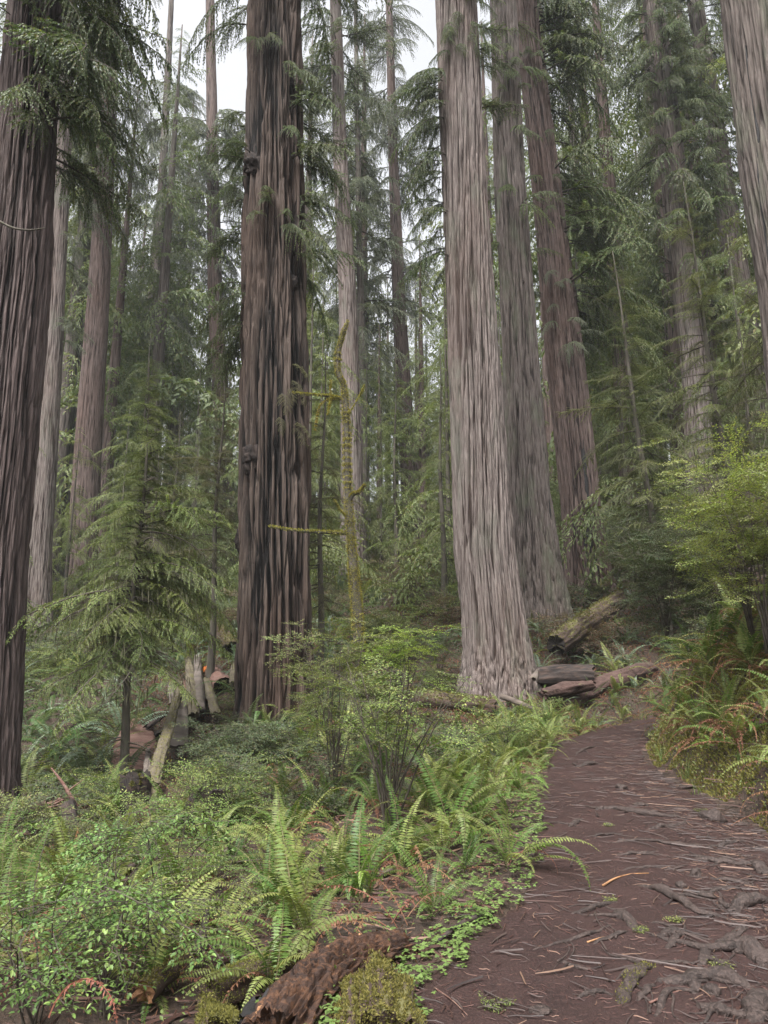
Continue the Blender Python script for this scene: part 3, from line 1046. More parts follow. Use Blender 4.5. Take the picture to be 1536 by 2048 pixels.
limbs(tN, 540, 720, 150, 330, 14, .4, .7, 'redwood_pale')
crown_top(tN, z_of(tN, -100), 54, 14, 1.6, .8)
crown_top(tQ, z_of(tQ, -150), 42, 14, 1.2, .7)
limbs(tO, -60, 620, 100, 350, 62, .9, 1.7, 'redwood')
limbs(tO, -60, 470, 195, 345, 46, .6, 1.3, 'redwood')
limbs(tP, -60, 420, 190, 340, 24, .7, 1.3, 'redwood')
crown_top(tO, z_of(tO, -60), 58, 14, 1.6, .8)
limbs(tP, -60, 420, 0, 360, 55, 1.0, 1.8, 'redwood')
crown_top(tP, z_of(tP, -60), 58, 14, 1.6, .8)
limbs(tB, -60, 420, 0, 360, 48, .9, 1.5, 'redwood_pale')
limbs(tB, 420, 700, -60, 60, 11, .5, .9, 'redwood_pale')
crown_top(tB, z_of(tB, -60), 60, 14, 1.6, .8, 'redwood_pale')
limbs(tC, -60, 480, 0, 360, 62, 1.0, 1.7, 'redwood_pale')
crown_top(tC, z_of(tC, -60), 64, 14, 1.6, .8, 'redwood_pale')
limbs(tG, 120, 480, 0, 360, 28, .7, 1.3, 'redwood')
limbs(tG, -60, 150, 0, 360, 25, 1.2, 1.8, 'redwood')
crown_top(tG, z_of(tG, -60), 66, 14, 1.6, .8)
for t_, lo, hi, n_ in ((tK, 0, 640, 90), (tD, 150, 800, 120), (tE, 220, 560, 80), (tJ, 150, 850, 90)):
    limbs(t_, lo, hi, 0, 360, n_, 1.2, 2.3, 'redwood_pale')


# ------------------------------------------------------------------ young hemlocks (branch by branch)
def hemlock(px, py, H, r0, nb, blen, label, key='hemlock', z0=.22, group=None, lean=(0, 0), y=None, mat='bark_thin', dead=0, pos=None, tilt=-.12, top=.35, lichen=0, power=.75):
    p = np.array(pos) if pos is not None else (ground_at(px, py) if y is None else at(px, py, y))
    gz = h1(p[0], p[1])
    base = np.array([p[0], p[1], gz])
    root = thing("hemlock_tree", base, label, "tree", group)
    zs = np.concatenate([[-.4], np.linspace(0, H, 26)])
    f = np.clip(zs / H, 0, 1)
    C = np.stack([lean[0] * f + .05 * np.sin(f * 9 + px), lean[1] * f + .04 * np.cos(f * 8 + py)], 1)
    R = r0 * (1 - .93 * f) + .004
    R[0] = r0 * 1.1
    ob("trunk", trunk_mesh("hemlock_trunk", C, R, zs, mat, 20, .02, .08, .6, px % 17, .2), root)
    nb = int(nb * 1.35)
    unit = 2.4
    if key == 'hemlock' and blen > 2.5:
        key, unit = 'hemlock_big', 3.3
    ph = random.uniform(0, 6.28)
    for k in range(nb):
        g = (k + random.random()) / nb
        z = H * (z0 + (1 - z0) * g ** 1.1)
        fz = z / H
        s = blen * (1 - fz) ** power * random.uniform(.5, 1.12) + .16
        if fz < z0 + .1:
            s *= random.uniform(.5, 1)
        az = k * 2.399 + random.uniform(-.5, .5)
        s *= (1 + .28 * math.sin(az + ph) + .22 * math.sin(2 * az + z * 1.1 + ph)) * random.choice((.55, .8, 1, 1, 1.15, 1.3))
        if math.sin(z * 2.1 + ph * 3 + az) > .8:
            continue
        c = np.array([np.interp(z, zs, C[:, 0]), np.interp(z, zs, C[:, 1])])
        add_branch(root, key, (c[0], c[1], z), az, bare=random.random() < .10, pitch=tilt * (1 - fz) + top * fz + random.uniform(-.28, .22), sc=s / unit, roll=random.uniform(-.4, .4))
    for k in range(dead):
        z = H * random.uniform(.05, z0 + .2)
        c = np.array([np.interp(z, zs, C[:, 0]), np.interp(z, zs, C[:, 1])])
        az = random.uniform(0, 2 * PI)
        L = random.uniform(.4, 1.2)
        P = np.array([(c[0] + math.cos(az) * L * u, c[1] + math.sin(az) * L * u, z - .25 * L * u * u) for u in np.linspace(0, 1, 6)])
        m = MB()
        tube(m, P, np.linspace(.018, .005, 6), 4)
        ob("dead_branch", m.mesh("dead_branch", M['bark_thin']), root)
    if lichen:
        m = MB()
        n = lichen
        zz = H * RS.uniform(z0 * .8, .6, n)
        rr = blen * RS.uniform(.1, .6, n)
        aa = RS.uniform(0, 2 * PI, n)
        B = np.stack([np.cos(aa) * rr + np.interp(zz, zs, C[:, 0]), np.sin(aa) * rr, zz - .12 * rr], 1)
        D = np.stack([RS.normal(0, .15, n), RS.normal(0, .15, n), -np.ones(n)], 1)
        blades(m, B, D, RS.normal(size=(n, 3)), RS.uniform(.15, .5, n), RS.uniform(.01, .03, n))
        o = ob("hanging_lichen", m.mesh("hanging_lichen", M['lichen_hang'], False), root)
        o["kind"] = "stuff"
    TRUNKS.append((base[0], base[1], r0))
    return root


HM = "young hemlocks under the redwoods"
hemlock(240, 1585, 9.5, .085, 240, 2.9, "young hemlock with wide drooping crown and thin dark stem at left", 'hemlock_fresh', .27, HM, dead=10, lichen=900, power=.95)
hemlock(0, 0, 10.5, .11, 90, 2.3, "dull brownish hemlock between the young left hemlock and the darkest redwood", 'hemlock_dull', .34, HM, pos=(-5.4, 22.5, 0))
hemlock(0, 0, 8.5, .09, 80, 2.2, "second dull hemlock behind the split slabs", 'hemlock_dull', .2, HM, pos=(-9.6, 29, 0))
hemlock(0, 0, 12, .12, 90, 2.3, "fresh green hemlock growing behind the mossy snag", 'hemlock_fresh', .2, HM, pos=(.55, 33, 0))
hemlock(0, 0, 10, .10, 70, 1.7, "thin dark stemmed hemlock between darkest redwood and mossy snag", 'hemlock_dull', .25, HM, pos=(-1.75, 19.5, 0), dead=12)
hemlock(0, 0, 11, .12, 70, 1.5, "hemlock filling the gap left of the broad pale redwood", 'hemlock', .12, HM, pos=(2.3, 27.5, 0))
hemlock(0, 0, 9, .11, 80, 2.1, "bushy hemlock at the foot of the small distant red trunk", 'hemlock_fresh', .08, HM, pos=(3.0, 37, 0))
hemlock(0, 0, 15, .15, 120, 3.0, "tall hemlock with mossy stem right of the scarred leaning redwood", 'hemlock', .15, HM, pos=(9.9, 25, 0), lean=(-1.0, 0), dead=8, lichen=500)
hemlock(0, 0, 17, .16, 130, 3.2, "tall hemlock in front of the half hidden pale redwood", 'hemlock', .22, HM, pos=(11.3, 22, 0), lean=(-.8, 0), dead=8, lichen=500)
hemlock(0, 0, 16, .15, 120, 3.0, "drooping hemlock under the pale leaning redwood at upper right", 'hemlock', .25, HM, pos=(10.6, 17.5, 0), dead=8, lichen=400)
hemlock(0, 0, 13, .14, 100, 2.8, "dull hemlock behind the dark bush on the right slope", 'hemlock_dull', .05, HM, pos=(14.6, 27, 0), dead=5)
hemlock(0, 0, 13, .14, 100, 2.8, "low sweeping hemlock at the right picture edge", 'hemlock_dull', .08, HM, pos=(15, 25, 0), dead=5)
hemlock(0, 0, 12, .13, 100, 2.6, "bushy hemlock behind the scarred leaning redwood", 'hemlock', .06, HM, pos=(10.5, 36, 0))
hemlock(0, 0, 12, .13, 100, 2.8, "hemlock behind the slim pale redwood on the left", 'hemlock', .06, HM, pos=(-11.2, 33, 0))
hemlock(0, 0, 12, .13, 100, 2.8, "hemlock beside the reddish redwood on the left slope", 'hemlock_dull', .06, HM, pos=(-11.5, 38, 0))

# ------------------------------------------------------------------ far conifers on the hillside
def crown_variant(seed, H, z0, n, s0, proto='coarse'):
    r = np.random.default_rng(seed)
    m = MB()
    for k in range(n):
        g = (k + r.random()) / n
        z = H * (z0 + (1 - z0) * g)
        s = (s0 * (1 - g) ** .7 * r.uniform(.6, 1.15) + .35) / 3.4
        az = k * 2.399 + r.uniform(-.4, .4)
        s *= (1 + .35 * math.sin(az + seed) + .3 * math.sin(2 * az + z * .6 + seed)) * r.choice([.5, .8, 1, 1.2, 1.4])
        if math.sin(z * 1.3 + seed + az) > .72:
            continue
        w, f = BR[proto][int(r.integers(len(BR[proto])))][2:]
        E = Euler((r.uniform(-.3, .3), r.uniform(-.1, .35), az)).to_matrix()
        X = np.eye(4)
        X[:3, :3] = np.array(E) * s
        X[:3, 3] = (0, 0, z)
        m.merge(f, X)
    return m.mesh("far_crown", [M['far_leaf'], M['far_leaf_tip']], False)


CROWN = [crown_variant(40 + i, 40, (.12, .3, .22, .4)[i], (150, 130, 140, 110)[i], (4.6, 4.0, 4.2, 3.8)[i]) for i in range(4)]
LOWC = [crown_variant(60 + i, 14, .03, 80, 3.0, 'mid') for i in range(3)]
zs = np.concatenate([np.linspace(-1, 36, 60), [40]])
FART = [trunk_mesh("far_trunk", np.zeros((61, 2)), np.interp(zs, [-1, 40], [.55, .04]), zs, mt, 48, .05, .2, .2, 30 + i, .1) for i, mt in enumerate(('bark_mid', 'bark_red'))]
zs2 = np.linspace(-.5, 14, 20)
LOWT = trunk_mesh("low_trunk", np.zeros((20, 2)), np.interp(zs2, [-1, 14], [.13, .01]), zs2, 'bark_thin', 12, .01, .1, .5, 3, .1)

rr_ = random.Random(3)
placed = []
def far_tree(x, y, s, low, label, group):
    root = thing("far_conifer" if not low else "understory_conifer", (x, y, h1(x, y)), label, "tree", group, (0, 0, rr_.uniform(0, 6.28)), s)
    if low:
        ob("trunk", LOWT, root)
        ob("crown", LOWC[rr_.randrange(3)], root)
    else:
        ob("trunk", FART[rr_.randrange(2)], root)
        ob("crown", CROWN[rr_.randrange(4)], root)
    placed.append((x, y))


tries = 0
while len(placed) < 128 and tries < 4000:
    tries += 1
    y = rr_.uniform(48, 128)
    x = rr_.uniform(-.72, .72) * y
    if any((x - a) ** 2 + (y - b) ** 2 < 22 for a, b in placed) or any((x - a[0]) ** 2 + (y - a[1]) ** 2 < 9 for a in TRUNKS):
        continue
    px = 768 + FPX * x / (y * .98)
    # keep the sky gaps open: only low trees there
    gap = 335 < px < 480 or 745 < px < 880
    s = rr_.uniform(.85, 1.55) * (1.0 if not gap else .45)
    far_tree(x, y, s, False, "far hazy conifer among many on the hillside beyond the redwoods", "far conifers on the hillside")
for (x, y, s) in ((14, 39, 1.2), (19, 43, 1.3), (11.5, 46, 1.2), (24, 48, 1.3), (8.2, 50, 1.1), (17, 52, 1.4), (22, 36, 1.1), (-17, 50, 1.2), (-24, 52, 1.2), (27, 42, 1.2)):
    far_tree(x, y, s, False, "far hazy conifer among many on the hillside beyond the redwoods", "far conifers on the hillside")
for (x, y, s) in ((-9, 70, .8), (-5.5, 84, .8), (-2.5, 74, .75), (.5, 88, .8), (1.2, 70, .62), (4.0, 82, .75), (6.8, 72, .72), (8.5, 88, .8), (-7, 96, .9), (3.0, 100, .85), (10.5, 78, .8), (-12, 86, .9), (-20, 76, .9), (-26, 84, .95), (-31, 72, .95)):
    far_tree(x, y, s, False, "far hazy conifer among many on the hillside beyond the redwoods", "far conifers on the hillside")
n0 = len(placed)
tries = 0
while len(placed) < n0 + 165 and tries < 12000:
    tries += 1
    y = rr_.uniform(31, 82)
    x = rr_.uniform(-.7, .7) * y
    if any((x - a) ** 2 + (y - b) ** 2 < 12 for a, b in placed) or any((x - a[0]) ** 2 + (y - a[1]) ** 2 < 6 for a in TRUNKS):
        continue
    pxx = 768 + FPX * x / (y * .98 + .9)
    if any(abs(pxx - c_) < w_ and y < d_ for c_, w_, d_ in ((85, 85, 38), (705, 75, 42), (1400, 85, 36), (825, 55, 62), (180, 40, 34), (450, 40, 50))):
        continue
    far_tree(x, y, rr_.uniform(.6, 1.45), True, "bushy green understory conifer on the slope between the redwood trunks", "understory conifers on the slope")

# ------------------------------------------------------------------ landmarks, used to word labels
LM = [("the darkest furrowed redwood", *tF.base[:2]), ("the broad pale redwood", *tL.base[:2]), ("the middle grey redwood", *tM.base[:2]),
      ("the scarred leaning redwood", *tN.base[:2]), ("the left edge redwood", *tA.base[:2])]


def landmark(phrase, p):
    LM.append((phrase, float(p[0]), float(p[1])))


NTH = ["first", "second", "third", "fourth", "fifth", "sixth", "seventh", "eighth", "ninth", "tenth", "eleventh", "twelfth", "thirteenth", "fourteenth", "fifteenth", "sixteenth", "seventeenth", "eighteenth",
       "nineteenth", "twentieth", "twenty-first", "twenty-second", "twenty-third", "twenty-fourth", "twenty-fifth", "twenty-sixth", "twenty-seventh", "twenty-eighth", "twenty-ninth", "thirtieth",
       "thirty-first", "thirty-second", "thirty-third", "thirty-fourth", "thirty-fifth", "thirty-sixth", "thirty-seventh", "thirty-eighth", "thirty-ninth", "fortieth"]
ORD = ["nearest", "second nearest", "third nearest", "fourth nearest", "fifth nearest", "sixth nearest", "seventh nearest"]


def word_labels(objs, what, share, only=None, most=7):
    """each object gets the label of its rank from the nearest landmark; the rest share one true label.
    objs: [(object, look)]"""
    marks = [l for l in LM if only is None or any(w in l[0] for w in only)]
    left = list(range(len(objs)))
    D = {i: sorted((math.hypot(objs[i][0].location.x - l[1], objs[i][0].location.y - l[2]), k) for k, l in enumerate(marks)) for i in left}
    for k, l in enumerate(marks):
        near = sorted(left_i for left_i in range(len(objs)))
        near.sort(key=lambda i: math.hypot(objs[i][0].location.x - l[1], objs[i][0].location.y - l[2]))
        for r_, i in enumerate(near[:most]):
            if i in left and D[i][0][1] == k:
                objs[i][0]["label"] = f"{objs[i][1]} {what}, {ORD[r_]} of its kind to {l[0]}"
                left.remove(i)
    for i in left:
        objs[i][0]["label"] = share


# ------------------------------------------------------------------ logs, stumps, slabs
def log_mesh(P, R, mat, seg=40, rings=60, amp=.04, cell=.12, fz=.6, seed=0, jag=.08, squash=(1, 1), endmat=None, hollow=.0, lump=.12):
    P = resample(np.asarray(P, float), rings) if len(P) > 2 else np.asarray(P[0], float)[None] + (np.asarray(P[1], float) - np.asarray(P[0], float))[None] * np.linspace(0, 1, rings)[:, None]
    R = np.interp(np.linspace(0, 1, rings), np.linspace(0, 1, len(R)), R)
    T = norm(np.gradient(P, axis=0))
    ref = np.array([0, 0, 1.0]) if abs(T[rings // 2, 2]) < .85 else np.array([0, 1.0, 0])
    A = norm(np.cross(T, ref))
    B = np.cross(A, T)
    ln = np.concatenate([[0], np.cumsum(np.linalg.norm(np.diff(P, axis=0), axis=1))])
    a = np.linspace(0, 2 * PI, seg, endpoint=False)
    AA, LL = np.meshgrid(a, ln)
    RR = R[:, None]
    c, s_ = np.cos(AA), np.sin(AA)
    n1 = noise3(c * RR / cell + seed * 3.1, s_ * RR / cell, LL * fz + seed)
    n2 = noise3(c * RR / cell * 2.6 + seed, s_ * RR / cell * 2.6, LL * fz * 2.5)
    n0 = noise3(c * .9 + seed * 1.7, s_ * .9, LL * .7 + seed)
    n3 = noise3(c * RR / .03, s_ * RR / .03, LL * 9 + seed)
    rr = RR * (1 + lump * n0) + amp * (smooth(0, .3, np.abs(n1)) - .7 + .4 * n2 + .18 * n3)
    V = P[:, None] + (c * rr * squash[0])[..., None] * A[:, None] + (s_ * rr * squash[1])[..., None] * B[:, None]
    j0 = perlin(np.stack([np.cos(a) * 2.3 + seed, np.sin(a) * 2.3, a * 0 + 1.5], 1)) + .6 * perlin(np.stack([np.cos(a) * 6 + seed, np.sin(a) * 6, a * 0 + 4.5], 1))
    V[0] += T[0] * (j0 * jag)[:, None]
    V[-1] += T[-1] * (np.roll(j0, 7) * jag)[:, None]
    m = MB()
    i, j = np.meshgrid(np.arange(rings - 1), np.arange(seg), indexing='ij')
    jn = (j + 1) % seg
    q = np.stack([i * seg + j, (i + 1) * seg + j, (i + 1) * seg + jn, i * seg + jn], -1).reshape(-1, 4)
    m.add(V, q=q)
    mats = [M[mat]]
    mi = 0
    if endmat:
        mats.append(M[endmat])
        mi = 1
    for e, ring, dirn in ((0, V[0], T[0]), (rings - 1, V[-1], -T[-1])):
        k = [ring]
        for f_, dep in ((.82, .015 + hollow * .2), (.5, .02 + hollow * .8), (.2, .02 + hollow)):
            cen = ring.mean(0)
            rn = cen + (ring - cen) * f_ + dirn * dep + dirn * (np.random.default_rng(seed + e).normal(0, .012, seg))[:, None]
            k.append(rn)
        W = np.concatenate(k + [(ring.mean(0) + dirn * (.02 + hollow))[None]])
        i, j = np.meshgrid(np.arange(3), np.arange(seg), indexing='ij')
        jn = (j + 1) % seg
        q = np.stack([i * seg + j, i * seg + jn, (i + 1) * seg + jn, (i + 1) * seg + j], -1).reshape(-1, 4)
        jj = np.arange(seg)
        t = np.stack([3 * seg + jj, 3 * seg + (jj + 1) % seg, np.full(seg, 4 * seg)], 1)
        if e == 0:
            q, t = q[:, ::-1], t[:, ::-1]
        m.add(W, q=q, t=t, m=mi)
    return m.mesh("log", mats)


def moss_fuzz(mesh_obj, n, L, W, up=.1, mat='moss', name="moss", seed=1, mask=None):
    """short moss leaves standing on the upward faces of an object, as one mass that belongs to it"""
    me = mesh_obj.data
    r = np.random.default_rng(seed)
    k = len(me.polygons)
    cen = np.empty(k * 3)
    nor = np.empty(k * 3)
    ar = np.empty(k)
    me.polygons.foreach_get("center", cen)
    me.polygons.foreach_get("normal", nor)
    me.polygons.foreach_get("area", ar)
    cen, nor = cen.reshape(-1, 3), nor.reshape(-1, 3)
    g = noise3(cen[:, 0] * 3, cen[:, 1] * 3, cen[:, 2] * 3)
    w = ar * np.clip(nor[:, 2] - up + .7 * g, 0, 1)
    if mask is not None:
        w = w * mask(cen)
    if w.sum() <= 0:
        return None
    f = r.choice(k, n, p=w / w.sum())
    B = cen[f] + r.normal(0, 1, (n, 3)) * np.sqrt(ar[f])[:, None] * .4
    D = nor[f] + r.normal(0, .6, (n, 3))
    m = MB()
    blades(m, B - norm(nor[f]) * L * .2, D, r.normal(size=(n, 3)), L * r.uniform(.5, 1.4, n), W * r.uniform(.6, 1.3, n))
    o = ob(name, m.mesh(name, M[mat], False), mesh_obj.parent if mesh_obj.parent else mesh_obj)
    o["kind"] = "stuff"
    return o


def log_thing(name, pts, R, mat, label, cat="log", group=None, moss=0, mossL=.03, **kw):
    pts = np.asarray(pts, float)
    c = pts.mean(0)
    root = thing(name, c, label, cat, group)
    o = ob("body", log_mesh(pts - c, R, mat, **kw), root)
    if moss:
        moss_fuzz(o, moss, mossL, mossL * .45, seed=len(pts) + moss)
    landmark({"log": "the " + " ".join(label.split()[:3])}.get(cat, "the " + " ".join(label.split()[:3])), c) if False else None
    return root


def gp(px, py, dz=0.0, **kw):
    p = ground_at(px, py, **kw)
    p[2] += dz
    return p


# foreground rotten log
Pf = [at(812, 1905, 4.62), at(745, 1925, 4.45), at(672, 1962, 4.15), at(606, 2020, 3.82), at(545, 2105, 3.45)]
flog = log_thing("rotten_log", Pf, [.10, .135, .15, .17, .16], 'log_front', "rotten red-brown log with splintered orange wood lying beside the path at the bottom", seg=110, rings=200, amp=.034, cell=.020, fz=3.2, seed=3, jag=.06, lump=.3)
landmark("the rotten red-brown log", np.mean(Pf, 0))
r_ = np.random.default_rng(9)
for k in range(60):
    f = r_.uniform(.2, .98)
    Pc = resample(np.array(Pf), 200)
    i0 = int(f * 190)
    ln = r_.integers(8, 26)
    seg_ = Pc[i0:min(i0 + ln, 199)]
    if len(seg_) < 5:
        continue
    Tn = norm(seg_[-1] - seg_[0])
    sd = norm(np.cross(Tn, [0, 0, 1]))
    a = r_.uniform(.15, 1.25)
    off = (sd * math.cos(a) * (1) + np.array([0, 0, 1.0]) * math.sin(a)) * .152
    m = MB()
    tube(m, resample(seg_ + off - np.asarray(flog.location) + r_.normal(0, .004, seg_.shape), 9), np.linspace(.009, .002, 9) * r_.uniform(.4, 1.3), 4)
    ob("splinter", m.mesh("splinter", M['log_orange']), flog)
m = MB()
Pt = [at(664, 1945, 4.02), at(640, 1955, 3.98), at(612, 1965, 3.95), at(598, 1985, 3.9), at(590, 2000, 3.9)]
tube(m, np.array(Pt) - np.asarray(flog.location) + [0, 0, .03], [.006, .006, .005, .005, .003], 5)
ob("pale_rootlet", m.mesh("pale_rootlet", M['slab_grey']), flog)

mlog = log_thing("mossy_stump", [at(752, 1985, 3.86), at(757, 2030, 3.62), at(768, 2120, 3.3)], [.115, .14, .15], 'log_moss', "short log end wrapped in thick yellow-green moss at the bottom beside the path", cat="stump", moss=22000, mossL=.015, seg=48, rings=60, amp=.05, cell=.06, fz=3, lump=.5, seed=5)
landmark("the moss wrapped log end", mlog.location)
log_thing("mossy_log", [at(585, 1930, 4.7), at(500, 1960, 4.4), at(425, 1990, 4.2)], [.09, .10, .08], 'log_moss', "low mossy log left of the rotten red-brown log", moss=14000, mossL=.012, seg=30, rings=40, seed=6)
log_thing("burnt_stub", [at(517, 2015, 3.75), at(508, 2060, 3.6)], [.055, .07], 'char', "small black burnt wood stub at the end of the rotten log", cat="stub", seg=20, rings=16, seed=7)
log_thing("mossy_stick", [at(352, 1932, 4.6), at(318, 1955, 4.5), at(285, 1985, 4.3)], [.04, .05, .055], 'log_moss', "thick mossy stick with a broken pale end above a dark hollow", cat="stick", moss=1500, mossL=.015, seg=18, rings=24, seed=8, endmat='log_orange')
log_thing("mossy_stump", [at(425, 2030, 3.8), at(445, 2075, 3.6)], [.06, .09], 'log_moss', "small moss cushion on wood at the bottom edge, left of the burnt stub", cat="stump", moss=9000, mossL=.012, seg=20, rings=14, seed=9)

# logs around the broad pale redwood
log_thing("mossy_log", [at(700, 1385, 19), at(800, 1398, 18.6), at(900, 1408, 18.2), at(992, 1416, 17.8)], [.26, .27, .26, .22], 'log_moss', "mossy fallen log lying across the foot of the broad pale redwood", moss=5000, mossL=.05, seg=36, rings=70, amp=.05, cell=.12, seed=11, endmat='hole', hollow=.1)
log_thing("fallen_branch", [at(1002, 1392, 17.6), at(1034, 1404, 17.4), at(1066, 1419, 17.2)], [.07, .065, .05], 'wood_grey', "grey bare branch fallen in front of the broad pale redwood", cat="branch", seg=14, rings=24, amp=.01, seed=12)
log_thing("charred_log", [at(1073, 1356, 19.6), at(1125, 1352, 19.5), at(1188, 1350, 19.3)], [.27, .29, .26], 'log_dark', "short dark hollow log right beside the foot of the broad pale redwood", seg=40, rings=50, amp=.05, cell=.12, seed=13, endmat='hole', hollow=.25)
log_thing("wood_chunk", [at(1068, 1358, 19.0), at(1076, 1338, 19.0)], [.12, .03], 'slab_grey', "pale wedge of wood leaning on the dark hollow log", cat="wood", seg=12, rings=10, amp=.01, seed=14)
log_thing("bark_log", [gp(1118, 1420, .06), gp(1180, 1392, .10), gp(1245, 1366, .10), gp(1302, 1342, .05)], [.22, .26, .27, .22], 'log_pink', "long pinkish bark covered log half sunk behind the path bend", seg=44, rings=80, amp=.04, cell=.10, fz=.5, seed=15)
log_thing("bark_log", [at(1086, 1390, 17.8), at(1130, 1378, 18.2), at(1182, 1370, 18.6)], [.14, .17, .12], 'log_pink', "small reddish rotten log between the dark hollow log and the pinkish log", seg=26, rings=36, amp=.04, seed=16)
log_thing("leaning_log", [at(1112, 1290, 20.6), at(1175, 1245, 22.2), at(1240, 1198, 24)], [.30, .31, .30], 'log_moss', "thick dark red log slanting up the slope right of the three redwoods", moss=3000, mossL=.05, seg=44, rings=70, amp=.05, cell=.13, seed=17, endmat='hole')
log_thing("leaning_log", [at(1178, 1200, 27), at(1216, 1166, 28.5)], [.2, .18], 'log_moss', "short mossy log at the foot of the scarred leaning redwood", moss=1500, mossL=.05, seg=24, rings=30, seed=18)
landmark("the short dark hollow log", at(1130, 1352, 19.4))
landmark("the long pinkish log", at(1210, 1378, 17.4))
landmark("the thick slanting log", at(1175, 1245, 22.2))
log_thing("mossy_log", [at(441, 1262, 27), at(462, 1300, 25.5)], [.28, .3], 'log_moss', "mossy log end behind the left side of the darkest redwood", moss=2000, mossL=.05, seg=26, rings=26, seed=19, endmat='hole', hollow=.2)

# split slabs and painted log left of the darkest redwood
def slab(px0, py0, px1, py1, w, th, mat, label, lift=.12, up0=.0, seed=1, name="split_slab", moss=0):
    a, b = gp(px0, py0), gp(px1, py1)
    a[2] += lift + up0 + .12
    b[2] += lift + .10
    wd = 1.25 * w / FPX * cdepth((a + b) / 2) / 2
    return log_thing(name, [a, b], [wd * .75, wd, wd * 1.05], mat, label, cat="slab", group="split slabs on the left slope", moss=moss, mossL=.03, seg=26, rings=60, amp=.035, cell=.035, fz=.5, seed=seed, jag=.16, squash=(1, th))


slab(362, 1384, 301, 1612, 15, .7, 'slab_moss', "longest split slab, yellow-green with moss, reaching down beside the dark stump", .16, seed=21, moss=1500)
slab(357, 1426, 352, 1535, 30, .4, 'slab_grey', "widest grey split slab with a pointed top", .30, seed=22)
slab(375, 1348, 386, 1474, 15, .8, 'slab_moss', "upright looking pale mossy split pole with a rounded top", .42, seed=23, moss=400)
slab(369, 1388, 374, 1462, 9, .8, 'slab_red', "thin red split slab beside the pale mossy pole", .25, seed=24)
slab(393, 1345, 396, 1460, 15, .6, 'slab_grey', "grey weathered split slab with splintered tip left of the painted log", .42, seed=25)
slab(411, 1388, 432, 1464, 14, .7, 'slab_moss', "mossy split slab slanting down right under the painted log", .3, seed=26, moss=300)
slab(335, 1456, 292, 1487, 10, .6, 'log_dark', "dark split plank lying crosswise left of the slabs", .3, seed=27)
slab(346, 1470, 300, 1492, 11, .7, 'hole', "near-black slab under the crosswise dark plank", .12, seed=28)  # near-black slab set just below the dark plank
slab(470, 1352, 468, 1395, 16, .5, 'slab_moss', "yellowish slab edge squeezed between painted log and darkest redwood", .3, seed=29)
slab(272, 1462, 268, 1572, 66, .22, 'slab_red', "broad flat red-brown slab behind the dark stump", .12, seed=30)
slab(295, 1520, 292, 1580, 9, .8, 'slab_grey', "short grey slab standing right of the broad red-brown slab", .12, seed=31)
slab(340, 1388, 345, 1430, 12, .5, 'slab_grey', "short grey slab left of the longest mossy slab top", .2, seed=32)
pa, pb = at(421, 1350, 24.0), at(449, 1378, 21.6)
pl = log_thing("painted_log", [pa, (pa + pb) / 2, pb], [.30, .34, .34], 'slab_red', "red-brown log section with an orange painted patch, hollow at its lower end", seg=40, rings=40, amp=.03, cell=.1, seed=33, endmat='hole', hollow=.35, jag=.05)
landmark("the orange painted log", pb)
# paint patch on its upper left face
m = MB()
ax = norm(pb - pa)
sd = norm(np.cross(ax, [0, 0, 1]))
if sd[0] > 0:
    sd = -sd
up_ = np.cross(sd, ax)
if up_[2] < 0:
    up_ = -up_
K = 9
V = []
for i in range(10):
    for j in range(K):
        a = .50 + 1.0 * j / (K - 1)
        e = .0 if i == 9 else 0
        l = .03 + (.50 + .10 * math.sin(j * 1.9)) * i / 9
        V.append(pa + ax * l + (sd * math.cos(a) + up_ * math.sin(a)) * (.352 + .012 * math.sin(i * 2.1 + j)) - np.asarray(pl.location))
i, j = np.meshgrid(np.arange(9), np.arange(K - 1), indexing='ij')
m.add(np.array(V), q=np.stack([i * K + j, i * K + j + 1, (i + 1) * K + j + 1, (i + 1) * K + j], -1).reshape(-1, 4))
ob("paint_patch", m.mesh("paint_patch", M['orange_paint']), pl)

# dark stump and debris at the left
sp = gp(272, 1642)
st = thing("tree_stump", sp, "dark broken stump with a mossy rim behind the thin hemlock stem", "stump")
sb = ob("body", log_mesh([(0, 0, -.25), (-.03, 0, .3), (-.05, 0, .62)], [.24, .20, .19], 'log_red', seg=36, rings=40, amp=.05, cell=.07, fz=.8, seed=41, jag=.10, endmat='hole', hollow=.2), st)
sb.data.materials[0] = M['log_dark']
moss_fuzz(sb, 1200, .03, .012, seed=4, mask=lambda c: (c[:, 2] > .52).astype(float))
landmark("the dark broken stump", sp)
log_thing("broken_log", [at(8, 1648, 10.6), at(60, 1625, 10.4), at(112, 1606, 10.2)], [.10, .11, .12], 'log_moss', "mossy broken log with a splintered red end by the left edge redwood", moss=1200, mossL=.025, seg=24, rings=30, amp=.03, seed=42)
landmark("the mossy broken log", at(80, 1620, 10.3))
bl_ = [o for o in bpy.data.objects if o.name.startswith("broken_log")][0]
r_ = np.random.default_rng(12)
e0 = at(118, 1604, 10.15)
for k in range(16):
    m = MB()
    d = norm(np.array([1.0, r_.normal(0, .4), r_.normal(.25, .35)]))
    ln = r_.uniform(.15, .4)
    s0 = e0 - np.asarray(bl_.location) + r_.normal(0, .05, 3) - d * .08
    tube(m, s0[None] + d[None] * np.linspace(0, ln, 5)[:, None], np.linspace(.018, .003, 5), 4)
    ob("splinter", m.mesh("splinter", M['slab_red']), bl_)
log_thing("leaning_stick", [at(152, 1612, 10.0), at(128, 1570, 10.05), at(102, 1535, 10.1)], [.03, .022, .008], 'slab_red', "thin broken stick leaning up from the splintered log end", cat="stick", seg=8, rings=16, amp=.004, seed=43)
